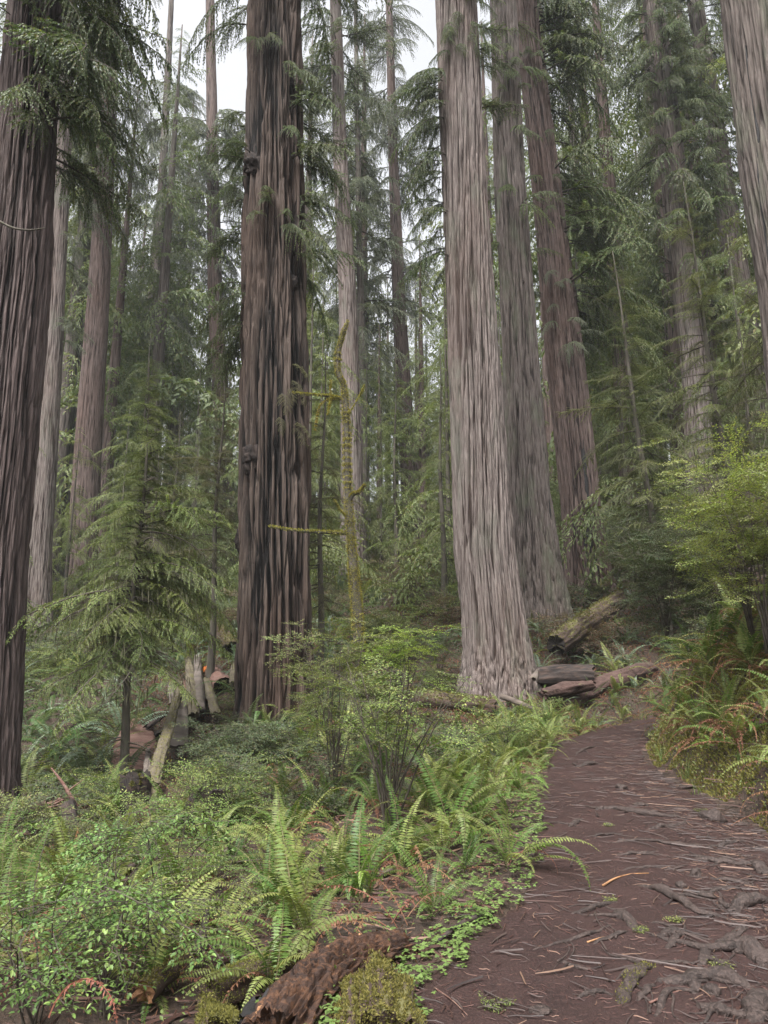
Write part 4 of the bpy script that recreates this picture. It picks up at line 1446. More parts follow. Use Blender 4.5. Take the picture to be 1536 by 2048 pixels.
log_thing("rotten_post", [at(132, 1612, 9.9), at(142, 1655, 9.7), at(150, 1702, 9.5)], [.11, .09, .06], 'log_dark', "dark leaning rotten post under the splintered log end", cat="post", seg=22, rings=26, amp=.03, seed=44, jag=.08)
log_thing("split_slab", [at(197, 1650, 9.3), at(215, 1695, 9.0)], [.03, .07], 'log_dark', "purple-grey pointed board standing in the debris below the stump", cat="slab", seg=10, rings=20, amp=.008, seed=45, squash=(1, .35))
log_thing("rotten_log", [at(215, 1672, 9.6), at(262, 1655, 9.8), at(300, 1628, 10.2)], [.12, .14, .11], 'log_red', "crumbling red log lying just below the dark broken stump", seg=30, rings=40, amp=.05, seed=46)
log_thing("fallen_stick", [at(135, 1735, 8.2), at(150, 1690, 8.4), at(156, 1662, 8.5)], [.02, .03, .015], 'log_orange', "orange-brown splintered stick standing below the rotten post", cat="stick", seg=8, rings=16, amp=.006, seed=47)
log_thing("shadow_gap", [gp(410, 1668, -.2), gp(412, 1668, .15), gp(415, 1668, .5)], [.30, .27, .2], 'log_dark', "black rotted stump under the dark green bush", cat="stump", seg=30, rings=30, amp=.06, cell=.08, seed=48)  # dark solid added in place of the shadowy hollow under the bush
log_thing("fallen_log", [gp(175, 1845, .02), gp(290, 1815, .04), gp(400, 1792, .03)], [.045, .055, .04], 'log_moss', "long thin mossy log lying in the shrubs at lower left", seg=16, rings=40, amp=.012, seed=49, moss=900, mossL=.015)
log_thing("fallen_log", [gp(155, 1862, .02), gp(235, 1846, .05)], [.04, .035], 'wood_grey', "pale broken stick lying below the long thin mossy log", cat="stick", seg=12, rings=20, amp=.01, seed=50)
log_thing("fallen_stick", [gp(352, 1902, .03), gp(375, 1872, .04), gp(392, 1850, .05)], [.02, .022, .015], 'log_orange', "pale split stick lying among dead fronds left of the rotten log", cat="stick", seg=8, rings=16, amp=.005, seed=51)
log_thing("fallen_stick", [gp(390, 1920, .03), gp(405, 1905, .12), gp(412, 1880, .22)], [.035, .03, .012], 'log_dark', "dark purple wedge of wood standing near the arching bright frond", cat="stick", seg=8, rings=14, amp=.005, seed=52)
log_thing("fallen_stick", [gp(985, 1830, .02), gp(930, 1858, .04), gp(868, 1895, .02), gp(840, 1915, .01)], [.015, .018, .015, .01], 'log_dark', "dark thin root running along the left path edge in the sorrel", cat="root", seg=8, rings=30, amp=.004, seed=53)
# stump on the right bank
sp = at(1522, 1235, 11.6)
sp[2] = h1(sp[0], sp[1])
st = thing("tree_stump", sp, "tall dark stump draped with ferns at the right picture edge", "stump")
ob("body", log_mesh([(0, 0, -.4), (.02, 0, .9), (.05, 0, 1.9)], [.42, .33, .27], 'log_dark', seg=44, rings=60, amp=.09, cell=.10, fz=.7, seed=55, jag=.2), st)
landmark("the tall dark stump", sp)

# ------------------------------------------------------------------ the mossy snag
snag_px = [(1290, 717, 20), (1150, 708, 16), (1000, 697, 14), (830, 692, 12), (775, 688, 12), (755, 680, 12), (733, 675, 9), (700, 677, 8), (640, 696, 4)]
sy = 16.5
sp = np.array([at(px, py, sy) for (py, px, w) in snag_px])
gz = h1(sp[0, 0], sp[0, 1])
sbase = np.array([sp[0, 0], sp[0, 1], gz])
snag = thing("mossy_snag", sbase, "thin dead snag covered in yellow moss with bare crooked side branches", "tree")
sr = np.array([w / 2 / FPX * 16.4 for (_, _, w) in snag_px])
loc = np.concatenate([[[0, 0, -.3]], sp - sbase])
so = ob("trunk", log_mesh(loc, np.concatenate([[sr[0]], sr]), 'bark_thin', seg=18, rings=150, amp=.018, cell=.06, fz=.8, seed=61, jag=.02), snag)
moss_fuzz(so, 26000, .036, .014, up=-.7, mat='moss_trunk', seed=6)
for pxs, r0, r1 in (([(692, 1067), (655, 1065), (612, 1063), (575, 1059), (538, 1053)], .04, .018), ([(682, 797), (652, 792), (620, 789), (585, 785)], .035, .008),
                    ([(697, 1005), (706, 990), (718, 985), (730, 970)], .06, .02), ([(676, 795), (650, 803), (636, 822), (630, 862)], .018, .005),
                    ([(662, 760), (661, 800), (655, 830)], .012, .004), ([(696, 830), (715, 800), (730, 770)], .012, .004), ([(700, 1040), (680, 1020), (668, 1000)], .015, .004)):
    P = np.array([at(x, y, sy - .3 * (i / len(pxs))) for i, (x, y) in enumerate(pxs)]) - sbase
    bo = ob("branch", log_mesh(P, [r0, r1], 'bark_thin', seg=10, rings=40, amp=.006, cell=.04, seed=62, jag=.01), snag)
    moss_fuzz(bo, int(1500 * r0 / .04) + 300, .045, .018, up=-.6, mat='moss_trunk', seed=7)
TRUNKS.append((sbase[0], sbase[1], .2))
landmark("the mossy snag", sbase)


# ------------------------------------------------------------------ ferns
def frond_mesh(seed, L, W, np_, e0, e1, dead=False, twist=0.0):
    r = np.random.default_rng(seed)
    m = MB()
    n = np_
    u = np.linspace(0, 1, n + 1)
    el = np.radians(e0 + (e1 - e0) * u ** 1.25) + r.normal(0, .03, n + 1)
    bend = np.cumsum(r.normal(0, .012, n + 1)) + r.normal(0, .25) * u
    d = np.stack([np.cos(el) * np.cos(bend), np.cos(el) * np.sin(bend), np.sin(el)], 1)
    P = np.concatenate([[[0, 0, 0]], np.cumsum(d[:-1] * (L / n), 0)])
    k = np.arange(0, n + 1, max(1, n // 12))
    tube(m, P[k], np.interp(u[k], [0, 1], [.0045, .0012]), 3, m=1, cap=False)
    side = norm(np.stack([-d[:, 1], d[:, 0], np.zeros(n + 1)], 1))
    st = max(2, int(n * .13))
    uu = u[st:]
    prof = np.clip((uu - uu[0]) / .14, .35, 1) * np.clip((1.02 - uu) / .62, 0, 1) ** .8
    for sd in (1, -1):
        q = len(uu)
        w = W * .5 * prof * r.uniform(.85, 1.1, q)
        if dead:
            w = w * r.uniform(.35, 1, q)
        D = sd * side[st:] * math.cos(.30) + d[st:] * math.sin(.30) + np.array([0, 0, -1.0]) * (.15 if not dead else .55) + r.normal(0, .06 if not dead else .35, (q, 3))
        blades(m, P[st:] + r.normal(0, .001, (q, 3)), D, d[st:] + r.normal(0, .08 if not dead else .4, (q, 3)), w, np.full(q, L / n * (.80 if not dead else .6)), fold=.12, tipdrop=.12)
    return m


FROND = {}
SH = []
for i, (L, W, n, e0, e1) in enumerate([(.85, .17, 36, 72, -15), (.80, .17, 34, 58, -38), (.90, .18, 38, 82, 15), (.75, .16, 32, 44, -48), (.95, .17, 40, 66, -60), (.65, .15, 30, 34, -30)]):
    SH.append(frond_mesh(100 + i, L, W, n, e0, e1))
DH = [frond_mesh(120 + i, L, .12, 34, e0, e1, True) for i, (L, e0, e1) in enumerate([(.8, 55, -75), (.75, 30, -60), (.7, 60, -88), (.85, 20, -35)])]
for k in ('fern_green', 'fern_dark', 'fern_olive', 'fern_pale', 'fern_bright'):
    FROND[k] = [s.mesh("frond_" + k, [M[k], M['frond_stem']], False) for s in SH]
for k in ('fern_dead', 'fern_rust'):
    FROND[k] = [s.mesh("frond_" + k, [M[k], M['fern_dead']], False) for s in DH]


def fern(p, sc, n, mats, dead, label, group=None, name="sword_fern", upright=0.0):
    r = random
    root = thing(name, p, label, "fern", group, (r.uniform(-.1, .1), r.uniform(-.1, .1), r.uniform(0, 6.28)))
    for i in range(n):
        k = r.choice(mats)
        s = sc * r.uniform(.65, 1.12)
        ob("frond", r.choice(FROND[k]), root, (r.uniform(-.03, .03), r.uniform(-.03, .03), 0), (r.uniform(-.25, .25), r.uniform(-.25, .2) - upright, i * 2.399 + r.uniform(-.4, .4)), s)
    for i in range(dead):
        ob("dead_frond", r.choice(FROND['fern_dead']), root, (0, 0, .02), (r.uniform(-.3, .3), r.uniform(-.1, .4), r.uniform(0, 6.28)), sc * r.uniform(.7, 1.0))
    return root


def simple_fern_mesh(seed, mat, n=12):
    r = np.random.default_rng(seed)
    m = MB()
    for i in range(n):
        s = SH[int(r.integers(len(SH)))]
        E = np.array(Euler((r.uniform(-.3, .3), r.uniform(-.1, .35), i * 2.399 + r.uniform(-.4, .4))).to_matrix()) * r.uniform(.8, 1.3)
        X = np.eye(4)
        X[:3, :3] = E
        m.merge(s, X)
    return m.mesh("hill_fern", [M[mat], M['frond_stem']], False)


HILLF = [simple_fern_mesh(200 + i, k) for i, k in enumerate(('fern_pale', 'fern_pale', 'fern_pale', 'fern_dark', 'fern_olive'))]

near_ferns = []
NF = [  # px, py of the base, scale, fronds, materials, dead, label
    (790, 1735, 1.0, 6, ['fern_green'], 2, "sword fern with one tall upright frond in front of the brown stemmed bush"),
    (600, 1862, .72, 9, ['fern_green', 'fern_olive'], 2, "bright sword fern with arching fronds just above the rotten red-brown log"),
    (868, 1830, .65, 9, ['fern_green'], 1, "sword fern in the sorrel at the path's left edge near the rotten log"),
    (962, 1660, .95, 12, ['fern_green', 'fern_olive'], 3, "large sword fern with tall ladder-like fronds right of the brown stemmed bush"),
    (1040, 1572, .7, 9, ['fern_green', 'fern_bright'], 0, "light green fern leaning over the path's left edge"),
    (1015, 1640, .6, 7, ['fern_green'], 1, "small green fern at the path edge right of the large ladder-like fern"),
    (695, 1740, .75, 8, ['fern_dark', 'fern_green'], 2, "dark green fern below the brown stemmed bush, left of the tall upright frond"),
    (540, 1800, .75, 10, ['fern_dark', 'fern_olive'], 4, "sword fern with many brown fronds left of the rotten log, above it"),
    (470, 1740, .8, 10, ['fern_green', 'fern_dark'], 3, "dark sword fern in front of the shadow gap shape"),
    (560, 1690, .95, 11, ['fern_green'], 3, "green fern with long flat fronds right of the shadow gap shape"),
    (640, 1640, .95, 10, ['fern_olive', 'fern_green'], 2, "olive fern on the left of the brown stemmed bush"),
    (660, 1800, .7, 9, ['fern_green', 'fern_dark'], 3, "glossy fern half way between tall upright frond and rotten log"),
    (930, 1745, .6, 8, ['fern_green', 'fern_dark'], 1, "low fern with drooping fronds at the path's left edge in the sorrel"),
    (740, 1800, .6, 8, ['fern_green', 'fern_bright'], 2, "low bright fern right above the rotten log's far end"),
    (475, 1945, .55, 7, ['fern_green', 'fern_dark'], 2, "glossy upright fern beside the low mossy log"),
    (330, 1935, .6, 7, ['fern_green'], 1, "fern with yellow-green arching frond above the dark hollow"),
    (60, 1885, .8, 9, ['fern_green', 'fern_dark'], 5, "arching fern with brown fronds at the left edge above the corner shrub"),
    (150, 1935, .7, 9, ['fern_green', 'fern_olive'], 5, "fern with drooping brown fronds above the rust red frond"),
    (260, 1890, .7, 8, ['fern_dark', 'fern_green'], 4, "dark fern beside the thin dark stems left of centre"),
    (130, 1790, .8, 9, ['fern_green', 'fern_olive'], 5, "fern below the dark leaning rotten post"),
    (385, 1790, .75, 9, ['fern_olive', 'fern_green'], 5, "olive fern under the light green flat layered shrub"),
    (430, 1870, .7, 8, ['fern_green', 'fern_olive'], 4, "fern leaning over the long pale stick left of the rotten log"),
    (300, 1745, .8, 9, ['fern_green', 'fern_dark'], 4, "fern in the debris below the crumbling red log"),
    (1422, 1335, 1.4, 15, ['fern_olive', 'fern_green'], 5, "largest fern on the right bank with wide arching pale fronds"),
    (1360, 1405, 1.15, 11, ['fern_olive', 'fern_green'], 7, "bank fern with hanging rusty dead fronds below the largest one"),
    (1500, 1330, 1.25, 12, ['fern_green', 'fern_olive'], 7, "bank fern at the right picture edge below the tall dark stump"),
    (1325, 1300, .9, 9, ['fern_dark', 'fern_green'], 3, "dark fern in the shade of the blue-green bush"),
    (1470, 1420, .95, 9, ['fern_green', 'fern_olive'], 5, "fern with brown fronds on the bank above the yellow-green narrow fern"),
    (1105, 1432, .8, 10, ['fern_green', 'fern_olive'], 2, "fern growing before the near end of the long pinkish log"),
    (1165, 1412, .75, 9, ['fern_olive', 'fern_green'], 3, "fern half hiding the middle of the long pinkish log"),
    (1235, 1388, .75, 9, ['fern_green', 'fern_olive'], 2, "fern before the far end of the long pinkish log"),
    (1085, 1400, .7, 9, ['fern_green'], 2, "fern between the broad pale redwood and the small reddish log"),
    (1040, 1440, .85, 10, ['fern_green', 'fern_olive'], 2, "fern under the grey fallen branch by the broad pale redwood"),
    (960, 1440, .8, 10, ['fern_olive', 'fern_green'], 3, "fern before the right end of the mossy fallen log"),
    (1405, 1450, .95, 8, ['fern_olive', 'fern_green'], 3, "fern spreading flat feathery fronds over the path's right bank"),
]
for (px, py, s, n, mats, dead, lab) in NF:
    near_ferns.append((fern(ground_at(px, py, hi=30), s, n, mats, dead, lab, "sword ferns near the path", upright=.12 if 'upright' in lab or 'tall' in lab else 0), None))
for (px, py, lab, s) in ((1432, 1500, "yellow-green narrow leaved fern hanging over the path's right bank", .62), (1510, 1470, "small yellow-green fern at the right picture edge above the moss", .5)):
    near_ferns.append((fern(ground_at(px, py, hi=30), s, 7, ['fern_bright'], 0, lab, "bright narrow ferns on the bank", name="deer_fern"), None))
# one rust red dead frond that arches out of the shrubs
m = frond_mesh(150, .55, .10, 34, 70, -95, True)
p = gp(100, 2040, .05, hi=12)
rf = thing("dead_fern", at(98, 2035, 3.35), "single rust red dead frond arching low at the bottom left", "fern")
ob("frond", m.mesh("frond_rust", [M['fern_rust'], M['fern_rust']], False), rf, (0, 0, 0), (0, 0, -.25))

# scattered ferns
def free(x, y, r=.25):
    d, k = path_dist([x], [y])
    if abs(d[0]) < PLINE[k[0], 2] + r * .6:
        return False
    return all((x - a) ** 2 + (y - b) ** 2 > (c + r * .5) ** 2 for a, b, c in TRUNKS)


def logzone(x, y):
    px = 768 + FPX * x / (y * .98 + .1)
    return 12 < y < 18.6 and 800 < px < 1010


def slabzone(x, y):
    px = 768 + FPX * x / (y * .98 + .1)
    return 11 < y < 24 and 255 + (y - 11) * 4 < px < 478


def scatter(n, fx, fy, ok=lambda x, y: True, mind=.4, seed=1, r=.25, lim=(.60, .8)):
    rr = random.Random(seed)
    out = []
    t = 0
    while len(out) < n and t < n * 80:
        t += 1
        x, y = rr.uniform(*fx), rr.uniform(*fy)
        if abs(x) > lim[0] * y + lim[1] or slabzone(x, y) or not ok(x, y) or not free(x, y, r):
            continue
        if any((x - a) ** 2 + (y - b) ** 2 < mind * mind for a, b in out):
            continue
        out.append((x, y))
    return out


def pside(x, y):
    d, k = path_dist([x], [y])
    return d[0] - (PLINE[k[0], 2] if d[0] > 0 else -PLINE[k[0], 2])


auto = []
for (x, y) in scatter(40, (.0, 5.2), (5.6, 16.5), lambda x, y: -1.1 < pside(x, y) < -.05, .34, 21, .1):
    auto.append((fern((x, y, h1(x, y)), random.uniform(.7, 1.1), random.randint(9, 13), ['fern_green', 'fern_olive', 'fern_olive'], random.randint(0, 3), None, "ferns along the left edge of the path"), "green"))
auto.sort(key=lambda o: o[0].location.y)
for i, (o, _) in enumerate(auto):
    o["label"] = f"{NTH[i]} fern from the near end of the row lining the left path edge"
auto = []
for (x, y) in scatter(118, (-5, 4.0), (4.0, 17), lambda x, y: pside(x, y) < -.6 and not (logzone(x, y) and y > 14), .46, 22):
    mats = random.choice((['fern_green', 'fern_dark'], ['fern_green', 'fern_olive'], ['fern_olive']))
    look = {'fern_dark': "dark green", 'fern_olive': "mixed green"}.get(mats[-1], "olive") if len(mats) > 1 else "olive"
    auto.append((fern((x, y, h1(x, y)), random.uniform(.75, 1.15), random.randint(9, 13), mats, random.randint(1, 4), None, "ferns in the undergrowth left of the path"), look))
word_labels(auto, "fern", "sword fern among many in the undergrowth left of the path", ["rotten", "stump", "redwood", "log", "snag"])
auto = []
for (x, y) in scatter(64, (2.5, 9.5), (16.5, 27), lambda x, y: True, .6, 23):
    mats = random.choice((['fern_green', 'fern_pale'], ['fern_olive'], ['fern_pale', 'fern_dark']))
    auto.append((fern((x, y, h1(x, y)), random.uniform(.6, .95), random.randint(7, 10), mats, random.randint(2, 6), None, "ferns beyond the path bend"), "olive" if len(mats) == 1 else "green"))
word_labels(auto, "slope fern", "fern among many on the slope beyond the path bend")
auto = []
for (x, y) in scatter(54, (3.6, 9.0), (6.4, 16.5), lambda x, y: pside(x, y) > .3, .45, 24, lim=(.54, .3)):
    mats = random.choice((['fern_green', 'fern_olive'], ['fern_olive'], ['fern_green', 'fern_dark']))
    auto.append((fern((x, y, h1(x, y)), random.uniform(.75, 1.2), random.randint(7, 11), mats, random.randint(5, 11), None, "ferns on the right bank"), "olive" if len(mats) == 1 else "green"))
word_labels(auto, "bank fern", "fern with brown fronds among several on the right bank", ["stump", "pinkish", "hollow"])
auto = []
for (x, y) in scatter(200, (-20, -1), (15.5, 38), lambda x, y: True, .55, 25):
    i = random.randrange(len(HILLF))
    o = ob("hill_fern", HILLF[i], None, (x, y, h1(x, y)), (random.uniform(-.2, .2), random.uniform(-.2, .2), random.uniform(0, 6.28)), random.uniform(1.1, 1.8))
    tag(o, None, "fern", "ferns on the left hillside")
    auto.append((o, ("pale", "pale", "pale", "dark", "olive")[i]))
word_labels(auto, "drooping fern", "drooping sword fern among many covering the left hillside", ["redwood", "painted", "snag"])
auto = []
for (x, y) in scatter(90, (-3, 16), (20, 40), lambda x, y: True, .9, 26):
    i = random.randrange(len(HILLF))
    o = ob("hill_fern", HILLF[i], None, (x, y, h1(x, y)), (random.uniform(-.2, .2), random.uniform(-.2, .2), random.uniform(0, 6.28)), random.uniform(.9, 1.4))
    tag(o, None, "fern", "ferns on the slope behind the big redwoods")
    auto.append((o, ("pale", "pale", "pale", "dark", "olive")[i]))
word_labels(auto, "small hillside fern", "sword fern among many on the slope behind the big redwoods", ["grey redwood", "scarred", "broad", "slanting"])
# brown dead ferns
auto = []
for (x, y) in scatter(110, (-4.5, 9.0), (3.6, 24), lambda x, y: abs(pside(x, y)) > .3, .5, 27):
    root = thing("dead_fern", (x, y, h1(x, y) + .02), None, "fern", "dead brown ferns", (0, 0, random.uniform(0, 6.28)))
    for i in range(random.randint(5, 9)):
        ob("dead_frond", random.choice(FROND['fern_dead']), root, (random.uniform(-.1, .1), random.uniform(-.1, .1), random.uniform(0, .08)), (random.uniform(-.4, .4), random.uniform(-.2, .5), random.uniform(0, 6.28)), random.uniform(.6, 1.0))
    auto.append((root, "collapsed brown"))
word_labels(auto, "dead fern", "collapsed brown dead fern among the green ones")


# ------------------------------------------------------------------ shrubs
def spray_mesh(seed, L, nside, sl, leafL, leafW, mat, droop=.15, oval=True, density=1.0, lift=.0):
    r = np.random.default_rng(seed)
    m = MB()
    t = np.linspace(0, 1, 9)
    wob = r.normal(0, .08)
    P = np.stack([L * t, L * wob * np.sin(3 * t), L * (lift * t - droop * t ** 2)], 1)
    tube(m, P, np.linspace(.004, .0012, 9), 3, m=1, cap=False)
    B, D, S = [], [], []

    def leafline(Q, d):
        n = max(3, int(np.linalg.norm(Q[-1] - Q[0]) / (leafL * .62) * density))
        for i in range(n):
            u = (i + .3) / n
            p = Q[0] + (Q[-1] - Q[0]) * u
            sd = 1 if i % 2 else -1
            a = sd * math.radians(r.uniform(40, 75))
            dd = np.array([d[0] * math.cos(a) - d[1] * math.sin(a), d[0] * math.sin(a) + d[1] * math.cos(a), d[2] + r.normal(-.05, .25)])
            B.append(p)
            D.append(dd)
            S.append(np.array([-dd[1], dd[0], r.normal(0, .35)]))
        B.append(Q[-1])
        D.append(d)
        S.append(np.array([-d[1], d[0], r.normal(0, .3)]))

    for i in range(nside):
        f = .15 + .85 * i / nside
        p = np.array([np.interp(f, t, P[:, k]) for k in range(3)])
        sd = 1 if i % 2 else -1
        a = sd * math.radians(r.uniform(35, 65))
        d = norm(np.array([math.cos(a), math.sin(a), r.normal(-.05, .22)]))
        ln = sl * (1 - .6 * f) * r.uniform(.6, 1.2)
        Q = np.stack([p, p + d * ln])
        tube(m, Q, [.002, .001], 3, m=1, cap=False)
        leafline(Q, d)
    leafline(P[[2, 8]], norm(P[8] - P[2]))
    B, D, S = np.array(B), np.array(D), np.array(S)
    n = len(B)
    if oval:
        leaves6(m, B, D, S, leafL * r.uniform(.45, 1.2, n), leafW * r.uniform(.65, 1.15, n))
    else:
        blades(m, B, D, S, leafL * r.uniform(.65, 1.2, n), leafW * r.uniform(.75, 1.2, n), fold=.1)
    return m.mesh("leafy_twig_" + mat, [M[mat], M['bark_branch']], False)


SPR = {
    'front': [spray_mesh(300 + i, .55, 9, .24, .036, .019, 'front_leaf', .18) for i in range(4)],
    'front_huck': [spray_mesh(306 + i, .5, 9, .22, .026, .013, 'huck_leaf', .15) for i in range(3)],
    'huck': [spray_mesh(310 + i, .6, 12, .26, .034, .018, 'huck_leaf', .12, False) for i in range(4)],
    'dark': [spray_mesh(320 + i, .6, 14, .26, .036, .019, 'huck_dark', .15, False) for i in range(4)],
    'light': [spray_mesh(330 + i, .7, 12, .34, .042, .022, 'huck_light', .12, False) for i in range(4)],
    'bright': [spray_mesh(340 + i, .7, 12, .34, .048, .026, 'huck_bright', .15, False) for i in range(3)],
    'bank': [spray_mesh(350 + i, .7, 14, .30, .040, .020, 'huck_light', .15, False) for i in range(3)],
    'vivid': [spray_mesh(355 + i, .7, 14, .30, .040, .020, 'huck_vivid', .15, False) for i in range(3)],
    'brown': [spray_mesh(360 + i, .7, 14, .30, .040, .018, 'brown_leaf', .2, False) for i in range(3)],
}


def shrub(p, H, R, nst, nsp, key, label, group=None, name="huckleberry_shrub", sc=1.0, low=.3, stem_r=.012, cat="shrub", flat=.0, lean=(0, 0)):
    r = random
    p = np.asarray(p, float)
    root = thing(name, p, label, cat, group)
    stems = []
    for i in range(nst):
        az = i * 2.399 + r.uniform(-.5, .5)
        rad = R * r.uniform(.25, .95)
        hh = H * r.uniform(.7, 1.0)
        t = np.linspace(0, 1, 8)
        k = r.uniform(1.2, 2.0)
        P = np.stack([np.cos(az) * rad * t ** k + lean[0] * t + .03 * np.sin(t * 7 + i), np.sin(az) * rad * t ** k + lean[1] * t + .03 * np.cos(t * 6 + i), hh * t * (1 - .08 * t) - .1 * (1 - t)], 1)
        m = MB()
        tube(m, P, stem_r * (1 - .75 * t), 5)
        # a few side twigs
        for _ in range(4):
            f = r.uniform(.35, .85)
            q = np.array([np.interp(f, t, P[:, c]) for c in range(3)])
            a2 = r.uniform(0, 6.28)
            ln = r.uniform(.15, .4) * H * .5
            tube(m, np.array([q, q + [math.cos(a2) * ln * .5, math.sin(a2) * ln * .5, ln * .35], q + [math.cos(a2) * ln, math.sin(a2) * ln, ln * .55]]), [stem_r * .4, stem_r * .3, .001], 3, cap=False)
        ob("stem", m.mesh("stem", M['bark_branch']), root)
        stems.append(P)
    for i in range(nsp):
        P = r.choice(stems)
        f = low + (1 - low) * r.random() ** .8
        q = np.array([np.interp(f, np.linspace(0, 1, 8), P[:, c]) for c in range(3)])
        a2 = r.uniform(0, 6.28)
        off = r.uniform(0, .35) * R * (1.2 - f)
        q = q + [math.cos(a2) * off, math.sin(a2) * off, r.uniform(-.05, .1) * H * .3]
        pit = r.uniform(-.25, .45) * (1 - flat)
        d = (math.cos(a2) * math.cos(pit), math.sin(a2) * math.cos(pit), math.sin(pit))
        ob("leafy_twig", r.choice(SPR[key]), root, q, dirmat(d, roll=r.uniform(-.4, .4) * (1 - flat * .5)), sc * r.uniform(.7, 1.15))
    return root


# the named bushes: foot pixel, height, radius, stems, sprays, kind
shrub(ground_at(778, 1668, hi=14), 1.95, 1.0, 15, 48, 'huck', "brown stemmed huckleberry bush with fine leaves in the middle of the undergrowth", low=.5, stem_r=.014)
shrub(ground_at(668, 1600, hi=16), 2.4, .8, 9, 44, 'light', "airy light green bush in front of the darkest redwood's right side", low=.4, sc=.9)
shrub(at(640, 1540, 13), 2.8, .8, 8, 60, 'light', "tall airy bush with pale leaf sprays reaching across the darkest redwood", low=.45, sc=.9)
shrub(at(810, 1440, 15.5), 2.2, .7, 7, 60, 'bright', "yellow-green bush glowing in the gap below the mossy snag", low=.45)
shrub(at(720, 1450, 15.8), 2.0, .8, 8, 80, 'light', "pale green bush at the foot of the mossy snag", low=.2)
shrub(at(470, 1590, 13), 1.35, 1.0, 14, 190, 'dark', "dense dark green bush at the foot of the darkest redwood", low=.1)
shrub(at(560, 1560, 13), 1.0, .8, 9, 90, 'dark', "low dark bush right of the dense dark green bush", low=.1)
shrub(at(1505, 1270, 9.6), 3.1, .8, 14, 130, 'vivid', "bright yellow-green bush overhanging the right bank", low=.28, lean=(-.25, 0))
shrub(at(1535, 1290, 8.7), 2.4, 0.8, 10, 120, 'vivid', "tall leafy bush at the right picture edge in front of the dark stump", low=.3)
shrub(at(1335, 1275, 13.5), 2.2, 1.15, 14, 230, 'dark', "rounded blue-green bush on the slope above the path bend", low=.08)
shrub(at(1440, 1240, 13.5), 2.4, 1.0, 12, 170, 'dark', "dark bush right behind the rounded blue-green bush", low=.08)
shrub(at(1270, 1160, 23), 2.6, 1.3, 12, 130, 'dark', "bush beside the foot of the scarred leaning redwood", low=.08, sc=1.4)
shrub(at(880, 1385, 20.5), 2.0, .6, 6, 70, 'dark', "bushy dark sapling against the left foot of the broad pale redwood", low=.05, sc=1.1)
shrub(at(815, 1230, 30), 2.6, 1.6, 12, 100, 'brown', "brown leafed bush on the slope in the central gap", low=.1, sc=1.6)
shrub(at(880, 1290, 27), 2.8, 1.5, 12, 120, 'huck', "green bush behind the left side of the broad pale redwood", low=.1, sc=1.5)
shrub(at(780, 1330, 24), 2.2, 1.4, 10, 100, 'light', "soft green bush on the slope right of the slender pale redwood's foot", low=.1, sc=1.3)
shrub(at(1010, 1500, 12.5), .6, .5, 8, 40, 'huck', "small low bush in the ferns before the path bend", low=.2)
shrub(gp(420, 1660, 0, hi=14), .9, .7, 8, 60, 'huck', "green shrub spilling over the shadow gap shape", low=.2)
# front left leafy shrubs
FS = "leafy shrubs at the lower left"
for (px, py, H, R, ns, nsp, key, lab, sc) in [
    (60, 2060, .95, .65, 8, 21, 'front', "nearest glossy leafed shrub filling the bottom left corner", 1.0),
    (210, 2030, .85, .55, 6, 14, 'front', "glossy shrub with a dark bare stem beside the rust red frond", 1.0),
    (215, 1850, .95, .65, 7, 13, 'front', "shrub with thin dark stems and flat leaf sprays left of centre", 1.0),
    (330, 1800, .85, .75, 8, 19, 'front', "light green shrub spreading flat leaf layers below the dark stump", 1.05),
    (400, 1850, .55, .5, 6, 20, 'front_huck', "small fine leafed shrub left of the bright arching fern", 1.0),
    (290, 1960, .6, .5, 6, 22, 'front_huck', "fine leafed shrub around the thick mossy stick", 1.0),
    (-30, 1760, .9, .7, 7, 13, 'front', "shrub at the foot of the left edge redwood", 1.0),
]:
    q = ground_at(px, py, lo=2.8, hi=16)
    shrub(q, H, R, ns, nsp, key, lab, FS, sc=sc, low=.45, stem_r=.007, flat=.7)
# low filler shrubs
auto, auto2, auto3 = [], [], []
for (x, y) in scatter(48, (-9, 3.5), (7.5, 20), lambda x, y: pside(x, y) < -1.1 and not logzone(x, y), .8, 31):
    key = random.choice(('huck', 'dark', 'huck', 'light', 'dark'))
    auto.append((shrub((x, y, h1(x, y)), random.uniform(.45, .95), random.uniform(.4, .7), 6, 34, key, None, "low shrubs in the undergrowth", low=.08, stem_r=.007), {'huck': "green", 'dark': "dark green", 'light': "pale green"}[key]))
for (x, y) in scatter(26, (4, 12), (12, 26), lambda x, y: pside(x, y) > 1.0, 1.2, 32):
    key = random.choice(('dark', 'huck', 'dark', 'brown'))
    auto2.append((shrub((x, y, h1(x, y)), random.uniform(.7, 1.6), random.uniform(.6, 1.0), 7, 46, key, None, "shrubs on the right slope", low=.05, stem_r=.009, sc=1.2), {'huck': "green", 'dark': "dark green", 'brown': "brown leafed"}[key]))
for (x, y) in scatter(56, (-22, 10), (22, 48), lambda x, y: True, 1.7, 33):
    key = random.choice(('dark', 'huck', 'light', 'brown', 'huck'))
    auto3.append((shrub((x, y, h1(x, y)), random.uniform(1.0, 2.2), random.uniform(.9, 1.6), 7, 40, key, None, "shrubs on the far slopes", low=.05, stem_r=.01, sc=1.8), {'huck': "green", 'dark': "dark green", 'brown': "brown leafed", 'light': "pale green"}[key]))
word_labels(auto, "low shrub", "low leafy shrub among many in the undergrowth left of the path")
word_labels(auto2, "slope shrub", "leafy shrub among several on the right slope")
word_labels(auto3, "far shrub", "leafy shrub among many on the far slopes between the trunks")
auto = []
